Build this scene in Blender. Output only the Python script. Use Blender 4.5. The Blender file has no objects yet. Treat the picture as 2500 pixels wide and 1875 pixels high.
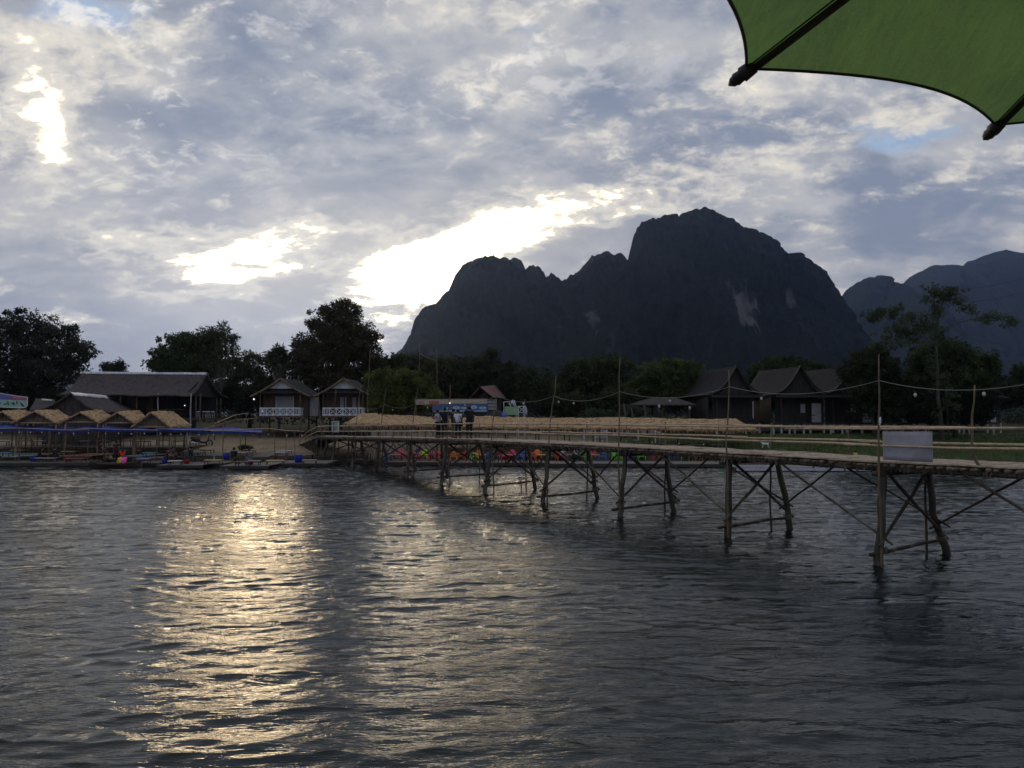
import bpy, bmesh, math, random
import numpy as np
from mathutils import Vector, Matrix
R = math.radians
random.seed(7); rng = np.random.default_rng(7)
scene = bpy.context.scene
COL = scene.collection

# ------------------------------------------------------------------ camera
F, CX, CY, PITCH, EYE = 1880.0, 1250.0, 937.5, R(2.27), 3.94
cam_d = bpy.data.cameras.new('camera'); cam = bpy.data.objects.new('camera', cam_d); COL.objects.link(cam)
cam_d.sensor_width = 36; cam_d.lens = 36*F/2500; cam_d.clip_start = .05; cam_d.clip_end = 20000
cam.location = (0, 0, EYE); cam.rotation_euler = (R(90)+PITCH, 0, 0)
scene.camera = cam

def P(px, py, Y):
    """point of the place seen at a photo pixel, at distance Y across the river"""
    dx = (px-CX)/F; dv = (CY-py)/F
    dy = math.cos(PITCH)-dv*math.sin(PITCH); dz = math.sin(PITCH)+dv*math.cos(PITCH)
    t = Y/dy
    return Vector((dx*t, Y, EYE+dz*t))

# ------------------------------------------------------------------ light and exposure
SUN_AZ, SUN_EL = R(-19.0), R(10.0)      # azimuth from +Y towards +X
scene.view_settings.view_transform = 'Standard'; scene.view_settings.look = 'None'
scene.view_settings.exposure = 0.0; scene.view_settings.gamma = 1.0
sd = bpy.data.lights.new('sun', 'SUN'); sd.energy = 0.24; sd.angle = R(10); sd.color = (1.0, .74, .42)
so = bpy.data.objects.new('sun', sd); COL.objects.link(so)
sv = Vector((math.sin(SUN_AZ)*math.cos(SUN_EL), math.cos(SUN_AZ)*math.cos(SUN_EL), math.sin(SUN_EL)))
so.rotation_euler = sv.to_track_quat('Z', 'Y').to_euler(); so.location = (-40, 40, 60)

class G:
    """small node-graph writer"""
    def __init__(s, tree): s.t = tree; s.n = tree.nodes; s.l = tree.links
    def put(s, sock, v):
        if hasattr(v, 'is_linked') or isinstance(v, bpy.types.NodeSocket): s.l.new(v, sock)
        else: sock.default_value = v
    def m(s, op, a, b=None, c=None, clamp=False):
        n = s.n.new('ShaderNodeMath'); n.operation = op; n.use_clamp = clamp
        for i, v in enumerate((a, b, c)):
            if v is not None: s.put(n.inputs[i], v)
        return n.outputs[0]
    def vm(s, op, a, b=None, sc=None):
        n = s.n.new('ShaderNodeVectorMath'); n.operation = op
        s.put(n.inputs[0], a)
        if b is not None: s.put(n.inputs[1], b)
        if sc is not None: s.put(n.inputs[3], sc)
        return n.outputs[0]
    def comb(s, x, y, z):
        n = s.n.new('ShaderNodeCombineXYZ')
        for i, v in enumerate((x, y, z)): s.put(n.inputs[i], v)
        return n.outputs[0]
    def sep(s, v):
        n = s.n.new('ShaderNodeSeparateXYZ'); s.l.new(v, n.inputs[0]); return n.outputs
    def noise(s, v, scale, detail=6, rough=.55, dist=0.0, lac=2.0):
        n = s.n.new('ShaderNodeTexNoise'); s.l.new(v, n.inputs['Vector'])
        n.inputs['Scale'].default_value = scale; n.inputs['Detail'].default_value = detail
        n.inputs['Roughness'].default_value = rough; n.inputs['Distortion'].default_value = dist
        n.inputs['Lacunarity'].default_value = lac
        return n.outputs[0]
    def ss(s, v, a, b, o0=0.0, o1=1.0):
        n = s.n.new('ShaderNodeMapRange'); n.interpolation_type = 'SMOOTHSTEP'
        s.put(n.inputs['Value'], v)
        for k, x in (('From Min', a), ('From Max', b), ('To Min', o0), ('To Max', o1)): n.inputs[k].default_value = x
        return n.outputs[0]
    def mix(s, f, a, b, mode='MIX'):
        n = s.n.new('ShaderNodeMix'); n.data_type = 'RGBA'; n.blend_type = mode; n.clamp_factor = True
        s.put(n.inputs[0], f)
        for i, v in ((6, a), (7, b)):
            if isinstance(v, tuple) and len(v) == 3: v = (*v, 1)
            s.put(n.inputs[i], v)
        return n.outputs[2]

# ------------------------------------------------------------------ sky: nishita behind a broken cloud deck
w = bpy.data.worlds.new('World'); scene.world = w; w.use_nodes = True
w.node_tree.nodes.clear(); g = G(w.node_tree)
tc = g.n.new('ShaderNodeTexCoord').outputs['Generated']
X, Y, Z = g.sep(tc)
sky = g.n.new('ShaderNodeTexSky'); sky.sky_type = 'NISHITA'; sky.sun_disc = False
sky.sun_elevation = SUN_EL; sky.sun_rotation = SUN_AZ; sky.air_density = 1.2; sky.dust_density = 1.0
zp = g.m('ADD', g.m('MAXIMUM', Z, 0.0), .34)
cp = g.comb(g.m('DIVIDE', X, zp), g.m('DIVIDE', Y, zp), 0.0)
cpr = g.n.new('ShaderNodeMapping'); g.l.new(cp, cpr.inputs[0]); cpr.inputs['Rotation'].default_value = (0, 0, R(24)); cpr.inputs['Scale'].default_value = (1.0, 1.25, 1)
cp = cpr.outputs[0]
n1 = g.noise(cp, 2.7, 8, .56, .35)
n2 = g.noise(g.vm('ADD', cp, (3.7, 1.9, .4)), 8.2, 9, .6, .25)
n3 = g.noise(g.vm('ADD', cp, (9.1, 4.2, 2.4)), 5.4, 10, .62, .5)
ym = g.m('MAXIMUM', Y, .05)
U = g.m('DIVIDE', X, ym); V = g.m('DIVIDE', Z, ym)
def blob(px, py, rx, ry, amp, rot=0.0):
    c = P(px, py, 1.0); cu, cv = c.x, c.z-EYE
    du = g.m('SUBTRACT', U, cu); dv = g.m('SUBTRACT', V, cv)
    a = R(rot); ca, sa = math.cos(a), math.sin(a)
    p = g.m('MULTIPLY', g.m('MULTIPLY_ADD', du, ca, g.m('MULTIPLY', dv, sa)), F/rx)
    q = g.m('MULTIPLY', g.m('MULTIPLY_ADD', dv, ca, g.m('MULTIPLY', du, -sa)), F/ry)
    e = g.m('MULTIPLY', g.m('MULTIPLY_ADD', p, p, g.m('MULTIPLY', q, q)), -1.0)
    return g.m('MULTIPLY', g.m('EXPONENT', e), amp)
def total(bl):
    s = None
    for b in bl:
        x = blob(*b); s = x if s is None else g.m('ADD', s, x)
    return s
bright = total([(540, 635, 222, 76, .95, 3), (520, 700, 100, 40, .5), (680, 620, 110, 45, .45), (985, 700, 180, 74, 1.0, 6), (1100, 625, 200, 80, .95, 20),
                (1320, 545, 250, 74, .62, 15), (1560, 465, 300, 70, .44, 12), (920, 640, 120, 40, .45, 25),
                (118, 330, 62, 110, .80, 18), (60, 120, 140, 120, .44), (150, 200, 120, 70, .46), (10, 320, 60, 100, .48), (330, 70, 160, 80, .36),
                (290, 452, 60, 40, .40), (1155, 210, 80, 50, .38), (1235, 45, 80, 55, .38), (150, 776, 130, 18, .46, -4), (300, 590, 150, 40, .32, 10),
                (960, 780, 130, 18, .42, 6), (955, 830, 100, 14, .40, 4), (700, 782, 100, 9, .32), (2070, 715, 80, 24, .42), (590, 490, 110, 26, .32, 12), (840, 560, 90, 24, .34, 8), (740, 545, 60, 28, .38), (20, 690, 70, 34, .36),
                (2200, 280, 250, 40, .30, 10), (1660, 330, 260, 90, .22, 0), (2300, 420, 280, 50, .26, 8), (1900, 520, 280, 40, .22, 10), (1780, 200, 140, 60, .24)])
dark = total([(700, 690, 130, 15, .42, 4), (430, 605, 110, 15, .38, 6), (1400, 590, 170, 22, .34, 14), (1060, 560, 120, 16, .26, 22), (960, 650, 90, 12, .30, -4), (480, 700, 80, 12, .30, -6), (80, 230, 90, 22, .30, 20), (600, 648, 85, 13, .55, 3), (880, 690, 110, 14, .5, -3), (880, 600, 80, 30, .30), (1190, 640, 60, 20, .22), (560, 760, 300, 26, .20)])
hole = total([(240, 40, 170, 70, .8, -10), (150, 300, 120, 130, .45), (2230, 335, 230, 34, .8, 9), (1280, 60, 90, 70, .5), (80, 30, 160, 60, .45), (2080, 300, 100, 30, .45, 12)])
glow = total([(720, 640, 520, 190, 1.0, 4), (1250, 580, 420, 150, .6, 14), (60, 250, 260, 330, .55)])
# cloud body: blue-grey bellies to pale grey sheets, warmer towards the sun
s = g.m('ADD', g.m('MULTIPLY', n1, .62), g.m('MULTIPLY', n2, .38))
s = g.ss(s, .39, .62)
ccol = g.mix(s, (.235, .275, .362), (.56, .556, .556))
low = g.ss(V, .02, .30)
ccol = g.mix(g.m('MULTIPLY', g.m('SUBTRACT', 1.0, low), .55), ccol, (.35, .35, .38))
wisp = g.ss(n3, .52, .70)
ccol = g.mix(g.m('MULTIPLY', wisp, .38), ccol, (.62, .60, .585))
ccol = g.mix(g.m('MULTIPLY', glow, .55), ccol, (.74, .67, .58))
# blue gaps
hm = g.ss(g.m('ADD', hole, g.m('MULTIPLY', g.m('SUBTRACT', n3, .5), 2.4)), .36, 1.05)
blue = g.mix(.5, (.30, .47, .80), sky.outputs[0], 'MULTIPLY')
skyblue = g.mix(.30, (.32, .50, .80), g.vm('SCALE', sky.outputs[0], None, .10))
ccol = g.mix(g.m('MULTIPLY', hm, .85), ccol, skyblue)
# sunlit edges and blown-out gaps
fine = g.noise(g.vm('ADD', cp, (1.1, 7.2, 5.0)), 19.0, 9, .64, .3)
bb = g.m('SUBTRACT', g.m('ADD', bright, g.m('ADD', g.m('MULTIPLY', g.m('SUBTRACT', n2, .5), 1.25), g.m('ADD', g.m('MULTIPLY', g.m('SUBTRACT', n1, .5), .8), g.m('MULTIPLY', g.m('SUBTRACT', fine, .5), 1.25)))), g.m('ADD', dark, g.m('MULTIPLY', g.ss(n3, .48, .66), .36)))
edge = g.ss(bb, .04, .56)
core = g.ss(bb, .52, 1.15)
ccol = g.mix(g.m('MULTIPLY', edge, .85), ccol, (.93, .86, .73))
ccol = g.mix(core, ccol, (7.5, 6.0, 3.9))
gap = g.ss(g.m('ADD', g.m('MULTIPLY', n3, .45), g.m('MULTIPLY', fine, .55)), .515, .61)
upm = g.m('MULTIPLY', g.ss(V, .20, .42), g.m('ADD', g.ss(U, -.15, -.60, .12, .75), blob(1200, 110, 260, 170, .45)))
ccol = g.mix(g.m('MULTIPLY', gap, upm), ccol, (1.05, 1.0, .92))
# behind and below the viewer: plain dull overcast
back = g.ss(Y, -.15, .25)
ccol = g.mix(back, g.mix(s, (.27, .31, .40), (.44, .45, .48)), ccol)
bg = g.n.new('ShaderNodeBackground'); bg.inputs['Strength'].default_value = .10
ten = g.vm('SCALE', ccol, None, 10.0)
g.l.new(ten, bg.inputs['Color'])
wo = g.n.new('ShaderNodeOutputWorld'); g.l.new(bg.outputs[0], wo.inputs['Surface'])
w.cycles.sampling_method = 'MANUAL'; w.cycles.sample_map_resolution = 1024
scene.cycles.use_denoising = True
scene.cycles.max_bounces = 6; scene.cycles.diffuse_bounces = 3; scene.cycles.glossy_bounces = 3
scene.cycles.transmission_bounces = 3; scene.cycles.volume_bounces = 1; scene.cycles.transparent_max_bounces = 8
scene.cycles.sample_clamp_indirect = 6.0

# ------------------------------------------------------------------ mesh helpers
def link(name, me, m=None, parent=None):
    o = bpy.data.objects.new(name, me); COL.objects.link(o)
    if m is not None: me.materials.append(m)
    if parent is not None: o.parent = parent
    return o

class MB:
    """collects shapes in world coordinates; build() links them as one mesh"""
    def __init__(s): s.v = []; s.f = []; s.sm = []
    def add(s, vs, fs, smooth=False):
        b = len(s.v); s.v.extend(tuple(x) for x in vs)
        s.f.extend(tuple(b+i for i in f) for f in fs); s.sm.extend([smooth]*len(fs)); return s
    def box(s, c, d, rz=0.0, rx=0.0, ry=0.0):
        M = Matrix.Translation(c) @ Matrix.Rotation(rz, 4, 'Z') @ Matrix.Rotation(rx, 4, 'X') @ Matrix.Rotation(ry, 4, 'Y')
        vs = [M @ Vector((x*d[0]/2, y*d[1]/2, z*d[2]/2)) for x in (-1, 1) for y in (-1, 1) for z in (-1, 1)]
        return s.add(vs, [(0, 1, 3, 2), (4, 6, 7, 5), (0, 4, 5, 1), (2, 3, 7, 6), (0, 2, 6, 4), (1, 5, 7, 3)])
    def bar(s, a, b, w, h, up=(0, 0, 1)):
        a, b = Vector(a), Vector(b); d = (b-a).normalized(); u = Vector(up)
        if abs(d.dot(u)) > .95: u = Vector((0, 1, 0))
        x = d.cross(u).normalized()*w/2; z = x.normalized().cross(d)*h/2
        vs = [p+sx*x+sz*z for p in (a, b) for sx in (-1, 1) for sz in (-1, 1)]
        return s.add(vs, [(0, 1, 3, 2), (4, 6, 7, 5), (0, 4, 5, 1), (2, 3, 7, 6), (0, 2, 6, 4), (1, 5, 7, 3)])
    def tube(s, pts, r, n=8, cap=True):
        pts = [Vector(p) for p in pts]
        rs = list(r) if hasattr(r, '__len__') else [r]*len(pts)
        vs = []; fs = []; prev = None
        for i, p in enumerate(pts):
            d = (pts[min(i+1, len(pts)-1)]-pts[max(i-1, 0)]).normalized()
            if prev is None:
                a = Vector((0, 0, 1)) if abs(d.z) < .9 else Vector((1, 0, 0)); x = d.cross(a).normalized()
            else: x = (prev-d*prev.dot(d)).normalized()
            prev = x; y = d.cross(x)
            for k in range(n):
                t = 2*math.pi*k/n; vs.append(p+(x*math.cos(t)+y*math.sin(t))*rs[i])
        for i in range(len(pts)-1):
            for k in range(n):
                a = i*n+k; b = i*n+(k+1) % n; fs.append((a, b, b+n, a+n))
        if cap:
            fs.append(tuple(reversed(range(n)))); fs.append(tuple(range((len(pts)-1)*n, len(pts)*n)))
        return s.add(vs, fs, True)
    def log(s, a, b, r0, r1, n=8, wob=.03, seg=6):
        """a crooked natural pole"""
        a, b = Vector(a), Vector(b); L = (b-a).length; pts = []; rr = []
        o = Vector((0, 0, 0))
        for i in range(seg+1):
            t = i/seg; k = math.sin(math.pi*t)
            o = o*.6+Vector((random.gauss(0, wob), random.gauss(0, wob), random.gauss(0, wob*.4)))
            pts.append(a.lerp(b, t)+o*k); rr.append((r0+(r1-r0)*t)*(1+random.uniform(-.08, .08)))
        return s.tube(pts, rr, n)
    def ball(s, c, r, n=10, m=6, sc=(1, 1, 1)):
        vs = []; fs = []; c = Vector(c)
        for i in range(m+1):
            th = math.pi*i/m
            for k in range(n):
                t = 2*math.pi*k/n
                vs.append(c+Vector((r*sc[0]*math.sin(th)*math.cos(t), r*sc[1]*math.sin(th)*math.sin(t), r*sc[2]*math.cos(th))))
        for i in range(m):
            for k in range(n):
                fs.append((i*n+k, (i+1)*n+k, (i+1)*n+(k+1) % n, i*n+(k+1) % n))
        return s.add(vs, fs, True)
    def slab(s, A, B, C, D, th, nu=20, nv=6, amp=0.0, sag=None, rag=0.0, smooth=True):
        """sheet A-B (upper edge) to D-C (lower edge) with thickness th, rough surface, ragged lower edge"""
        A, B, C, D = map(Vector, (A, B, C, D)); N = (B-A).cross(D-A).normalized()
        if N.z < 0: N = -N
        top = []; bot = []
        for j in range(nv+1):
            for i in range(nu+1):
                u, v = i/nu, j/nv
                p = A.lerp(B, u).lerp(D.lerp(C, u), v)
                if sag: p = p+Vector((0, 0, sag(u, v)))
                if j == nv and rag: p = p+(D-A).normalized()*random.uniform(-rag, rag)
                q = p+N*random.gauss(0, amp)
                top.append(q); bot.append(p-N*th)
        n = len(top); W = nu+1; fs = []
        for j in range(nv):
            for i in range(nu):
                a = j*W+i; fs.append((a, a+1, a+W+1, a+W)); fs.append((n+a, n+a+W, n+a+W+1, n+a+1))
        for i in range(nu):
            fs.append((i, n+i, n+i+1, i+1)); b = nv*W+i; fs.append((b, b+1, n+b+1, n+b))
        for j in range(nv):
            a = j*W; fs.append((a, a+W, n+a+W, n+a)); b = j*W+nu; fs.append((b, n+b, n+b+W, b+W))
        return s.add(top+bot, fs, smooth)
    def build(s, name, m, parent=None):
        me = bpy.data.meshes.new(name)
        off = Vector((0, 0, 0))
        if parent is not None:
            o = parent
            while o is not None: off += o.location; o = o.parent
        me.from_pydata([(a-off.x, b-off.y, c-off.z) for a, b, c in s.v], [], s.f)
        me.polygons.foreach_set('use_smooth', s.sm); me.update()
        return link(name, me, m, parent)

def np_mesh(name, V, Q, m, parent=None, smooth=False, loc=None, tri=False):
    k = 3 if tri else 4
    me = bpy.data.meshes.new(name); V = np.asarray(V, np.float32).copy()
    if loc is not None: V -= np.asarray(loc, np.float32)
    Q = np.asarray(Q, np.int32)
    me.vertices.add(len(V)); me.vertices.foreach_set('co', V.ravel())
    me.loops.add(Q.size); me.loops.foreach_set('vertex_index', Q.ravel())
    me.polygons.add(len(Q)); me.polygons.foreach_set('loop_start', np.arange(0, Q.size, k, dtype=np.int32))
    me.polygons.foreach_set('use_smooth', np.full(len(Q), smooth)); me.update(calc_edges=True); me.validate()
    return link(name, me, m, parent)

def grid_quads(nr, nc):
    a = (np.arange(nr-1)[:, None]*nc+np.arange(nc-1)[None, :]).ravel()
    return np.stack([a, a+1, a+nc+1, a+nc], 1)

def thing(name, label, cat, loc=(0, 0, 0), group=None, rz=0.0):
    o = bpy.data.objects.new(name, None); COL.objects.link(o); o.empty_display_size = .2
    o.location = loc; o.rotation_euler = (0, 0, rz); return tag(o, label, cat, group)
def tag(o, label, cat=None, group=None):
    o['label'] = label
    if cat: o['category'] = cat
    if group: o['group'] = group
    return o
def structure(o): o['kind'] = 'structure'; return o
def copy_tree(root, loc, rz=0.0, sc=None, label=None, group=None, colour=None, skip=()):
    r = root.copy(); COL.objects.link(r); r.location = loc; r.rotation_euler = (0, 0, rz)
    if sc is not None: r.scale = (sc, sc, sc) if not hasattr(sc, '__len__') else sc
    if label: r['label'] = label
    if group: r['group'] = group
    if colour: r.color = colour
    def rec(src, dst):
        for ch in list(src.children):
            if ch.name.split('.')[0] in skip: continue
            c = ch.copy(); COL.objects.link(c); c.parent = dst
            if colour: c.color = colour
            rec(ch, c)
    rec(root, r); return r

# value noise for terrain shapes
def vnoise(x, y, seed=0):
    xi = np.floor(x).astype(np.int64); yi = np.floor(y).astype(np.int64); xf = x-xi; yf = y-yi
    def h(a, b):
        n = (a*374761393+b*668265263+seed*2147483647) & 0xffffffff
        n = ((n ^ (n >> 13))*1274126177) & 0xffffffff
        return ((n ^ (n >> 16)) & 0xffff)/65535.0
    sx = xf*xf*(3-2*xf); sy = yf*yf*(3-2*yf)
    return (h(xi, yi)*(1-sx)+h(xi+1, yi)*sx)*(1-sy)+(h(xi, yi+1)*(1-sx)+h(xi+1, yi+1)*sx)*sy
def fbm(x, y, o=4, seed=0, gain=.5):
    a = 1.0; t = 0; n = 0
    for i in range(o):
        t = t+a*vnoise(x*2**i, y*2**i, seed+i*17); n += a; a *= gain
    return t/n

# ------------------------------------------------------------------ materials
def mat(name, c, rough=.8, var=.25, scale=5.0, stretch=(1, 1, 1), bump=0.0, bscale=30.0, objcol=False, trans=0.0, tcol=None, spec=.3, metal=0.0, c2=None, c2lo=.5, c2hi=.62, c2scale=2.0):
    m = bpy.data.materials.new(name); m.use_nodes = True; g = G(m.node_tree); g.n.clear()
    co = g.n.new('ShaderNodeTexCoord').outputs['Object']
    mp = g.n.new('ShaderNodeMapping'); g.l.new(co, mp.inputs[0]); mp.inputs['Scale'].default_value = stretch
    nz = g.noise(mp.outputs[0], scale, 5, .6)
    f = g.ss(nz, .3, .7, 1-var, 1+var)
    if objcol: base = g.n.new('ShaderNodeObjectInfo').outputs['Color']
    else: base = (*c, 1)
    if objcol: col = g.vm('SCALE', base, None, f)
    else: col = g.vm('SCALE', tuple(c), None, f)
    if c2 is not None:
        col = g.mix(g.ss(g.noise(mp.outputs[0], c2scale, 4, .6), c2lo, c2hi), col, tuple(c2))
    b = g.n.new('ShaderNodeBsdfPrincipled'); g.l.new(col, b.inputs['Base Color'])
    b.inputs['Roughness'].default_value = rough; b.inputs['Specular IOR Level'].default_value = spec; b.inputs['Metallic'].default_value = metal
    if bump:
        bn = g.n.new('ShaderNodeBump'); bn.inputs['Strength'].default_value = .9; bn.inputs['Distance'].default_value = bump
        g.l.new(g.noise(mp.outputs[0], bscale, 4, .65), bn.inputs['Height']); g.l.new(bn.outputs[0], b.inputs['Normal'])
    out = g.n.new('ShaderNodeOutputMaterial'); sh = b.outputs[0]
    if trans:
        tr = g.n.new('ShaderNodeBsdfTranslucent')
        if tcol: tr.inputs['Color'].default_value = (*tcol, 1)
        else: g.l.new(col, tr.inputs['Color'])
        mx = g.n.new('ShaderNodeMixShader'); mx.inputs[0].default_value = trans
        g.l.new(sh, mx.inputs[1]); g.l.new(tr.outputs[0], mx.inputs[2]); sh = mx.outputs[0]
    g.l.new(sh, out.inputs['Surface']); return m
def emit(name, c, st):
    m = bpy.data.materials.new(name); m.use_nodes = True; g = G(m.node_tree); g.n.clear()
    e = g.n.new('ShaderNodeEmission'); e.inputs[0].default_value = (*c, 1); e.inputs[1].default_value = st
    o = g.n.new('ShaderNodeOutputMaterial'); g.l.new(e.outputs[0], o.inputs[0]); return m
M = {}
M['log'] = mat('weathered_log', (.085, .068, .052), .9, .45, 3, (1, 1, .25), .012, 22, c2=(.17, .145, .115), c2scale=1.6)
M['bamboo'] = mat('dry_bamboo', (.52, .385, .25), .5, .25, 4, (1, 1, 1), .003, 30, c2=(.32, .22, .14), c2lo=.55, c2hi=.7)
M['stick'] = mat('split_stick_ends', (.22, .17, .125), .85, .5, 5, (1, 1, 1), .008, 22, c2=(.10, .075, .055))
M['bamboo_dark'] = mat('old_bamboo', (.16, .12, .08), .7, .35, 5, (1, 1, .4), .004, 30)
M['mat'] = mat('woven_bamboo_mat', (.39, .305, .22), .8, .35, 7, (1, 1, 1), .01, 45, c2=(.24, .175, .12), c2lo=.52, c2hi=.66)
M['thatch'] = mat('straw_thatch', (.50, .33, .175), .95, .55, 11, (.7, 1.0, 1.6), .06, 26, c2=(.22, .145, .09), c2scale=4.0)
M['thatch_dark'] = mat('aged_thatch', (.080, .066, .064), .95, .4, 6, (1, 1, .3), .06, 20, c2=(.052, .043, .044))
M['wood'] = mat('painted_dark_wood', (.10, .065, .05), .7, .3, 4, (1, 1, .2), .006, 25)
M['wood_black'] = mat('black_stained_wood', (.035, .03, .03), .7, .3, 4, (1, 1, .2), .006, 25)
M['tile'] = mat('dark_roof_tile', (.022, .020, .022), .9, .4, 6, (1, 1, 1), .03, 14, c2=(.014, .013, .015))
M['tile_red'] = mat('red_roof_sheet', (.15, .070, .064), .6, .25, 3, (1, 1, 1), .01, 14)
M['white'] = mat('white_paint', (.72, .76, .82), .5, .1, 3)
M['concrete'] = mat('grey_concrete', (.36, .36, .36), .9, .25, 4, bump=.01)
M['pale'] = mat('faded_white_board', (.42, .41, .45), .6, .15, 2.2, c2=(.32, .31, .345), c2scale=1.1)
M['metal'] = mat('ridge_metal', (.62, .64, .68), .45, .25, 3, metal=.2)
M['tarp'] = mat('blue_tarpaulin', (.028, .062, .33), .65, .35, 2.5, bump=.03, bscale=5, trans=.15, spec=.15)
M['any'] = mat('painted_surface', (1, 1, 1), .5, .14, 4, objcol=True)
M['plastic'] = mat('moulded_plastic', (1, 1, 1), .4, .06, 6, objcol=True, spec=.4, trans=.35)
M['cloth'] = mat('cotton_cloth', (1, 1, 1), .9, .2, 9, objcol=True, bump=.01, bscale=16)
M['skin'] = mat('skin', (.30, .17, .11), .6, .1, 6)
M['hair'] = mat('black_hair', (.012, .010, .010), .5, .2, 30)
M['black'] = mat('black_rubber', (.02, .02, .022), .5, .2, 10)
M['bulb'] = mat('frosted_bulb', (.50, .50, .50), .4, .03, 5, spec=.4)
M['lit'] = emit('lit_lamp', (1.0, .96, .92), 1.3)
M['wire'] = mat('pale_cable', (.24, .235, .22), .6, .1, 5)
M['wire_dark'] = mat('dark_cable', (.03, .03, .035), .6, .1, 5)
M['leaf'] = mat('foliage', (1, 1, 1), .75, .6, .8, objcol=True, trans=.30, spec=.15)
M['bark'] = mat('tree_bark', (.085, .076, .066), .95, .3, 3, (1, 1, .3), .02, 12)
# ------------------------------------------------------------------ ground
SH_X = [-6000, -60, -20, -8, 5, 18, 24, 30, 60, 6000]; SH_Y = [66, 66, 65.5, 64.5, 63.5, 61, 57.5, 55.5, 54, 54]
PR_D = [-56, -50, -6, -1, 0, 3, 10, 18, 30, 80, 9000]; PR_Z = [-1.4, -1.4, -1.3, -.3, .02, .75, 1.3, 1.95, 2.1, 2.3, 2.6]
def gz(x, y):
    x = np.asarray(x, float); y = np.asarray(y, float)
    far = np.interp(y-np.interp(x, SH_X, SH_Y), PR_D, PR_Z)
    near = np.interp(y, [-300, 0, 2.2, 5.2, 8], [2.6, 2.4, 2.1, .05, -1.4])
    return np.where(y < 12, near, far)
def ground_z(x, y): return float(gz(x, y))
xs = np.unique(np.concatenate([np.linspace(-6000, -140, 26), np.linspace(-140, 140, 281), np.linspace(140, 6000, 26)]))
ys = np.unique(np.concatenate([np.linspace(-280, -6, 12), np.linspace(-6, 12, 30), np.linspace(12, 50, 20), np.linspace(50, 95, 110), np.linspace(95, 300, 40), np.linspace(300, 7000, 40)]))
GX, GY = np.meshgrid(xs, ys)
GZ = gz(GX, GY)
bumpy = (fbm(GX*.35, GY*.35, 4, 3)-.5)*.30*np.clip((GY-56)/8, 0, 1)*np.clip((400-GY)/200, 0, 1)
GZ = GZ+bumpy
m = bpy.data.materials.new('river_bank_soil'); m.use_nodes = True; g = G(m.node_tree); g.n.clear()
pos = g.n.new('ShaderNodeNewGeometry').outputs['Position']; px_, py_, pz_ = g.sep(pos)
nb = g.noise(pos, .5, 6, .6); nf = g.noise(pos, 6, 5, .65)
sand = g.mix(g.ss(nb, .35, .65), (.25, .19, .125), (.37, .285, .19))
sand = g.mix(g.ss(nf, .45, .7), sand, (.14, .11, .08))
mud = g.mix(nf, (.05, .042, .034), (.10, .08, .06))
grass = g.mix(g.ss(nf, .3, .7), (.034, .050, .018), (.075, .100, .034))
grass = g.mix(g.ss(nb, .5, .72), grass, (.10, .095, .045))
wet = g.ss(g.m('ADD', pz_, g.m('MULTIPLY', nb, .5)), .55, 1.0)
gm = g.ss(g.m('ADD', px_, g.m('MULTIPLY', g.m('SUBTRACT', nb, .5), 10.0)), 4.0, 13.0)
litter = g.mix(nf, (.014, .015, .009), (.040, .040, .022))
c_ = g.mix(gm, sand, grass); c_ = g.mix(g.ss(g.m('ADD', py_, g.m('MULTIPLY', nb, 6.0)), 78.0, 87.0), c_, litter); c_ = g.mix(wet, mud, c_)
b_ = g.n.new('ShaderNodeBsdfPrincipled'); g.l.new(c_, b_.inputs['Base Color']); b_.inputs['Roughness'].default_value = .95; b_.inputs['Specular IOR Level'].default_value = .1
bn = g.n.new('ShaderNodeBump'); bn.inputs['Distance'].default_value = .08; g.l.new(nf, bn.inputs['Height']); g.l.new(bn.outputs[0], b_.inputs['Normal'])
o_ = g.n.new('ShaderNodeOutputMaterial'); g.l.new(b_.outputs[0], o_.inputs[0])
structure(np_mesh('ground', np.stack([GX.ravel(), GY.ravel(), GZ.ravel()], 1), grid_quads(len(ys), len(xs)), m, smooth=True))

# ------------------------------------------------------------------ river: real ripples, short chop in the surface finish
wx = np.concatenate([np.linspace(-50, -14, 330)[:-1], np.linspace(-14, 16, 520)[:-1], np.linspace(16, 50, 320)])
wy = np.concatenate([np.linspace(2, 7, 30)[:-1], np.linspace(7, 22, 330)[:-1], np.linspace(22, 67.5, 520)])
WX, WY = np.meshgrid(wx, wy)
H = np.zeros_like(WX); DXw = np.zeros_like(WX); DYw = np.zeros_like(WX)
NW = 84
amp_mod = .45+1.1*fbm(WX*.14+3, WY*.30, 4, 21)
warpx = WX+1.2*(fbm(WX*.16, WY*.30, 3, 5)-.5); warpy = WY+1.3*(fbm(WX*.13+40, WY*.30, 3, 9)-.5)
for i in range(NW):
    if i < 50: lam = .24*(.75/.24)**rng.random(); spread_ = .42; slope = .0195
    elif i < 74: lam = .75*(1.7/.75)**rng.random(); spread_ = .28; slope = .0125
    else: lam = rng.uniform(2.4, 5.5); spread_ = .22; slope = .006
    th = math.pi/2+rng.normal(0, spread_)+.08
    k = 2*math.pi/lam
    ph = (warpx*math.cos(th)+warpy*math.sin(th))*k+rng.random()*6.28
    H += slope/k*np.sin(ph); cph = .62*np.cos(ph)*slope/k*4.0
    DXw += cph*math.cos(th); DYw += cph*math.sin(th)
H *= amp_mod
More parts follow.
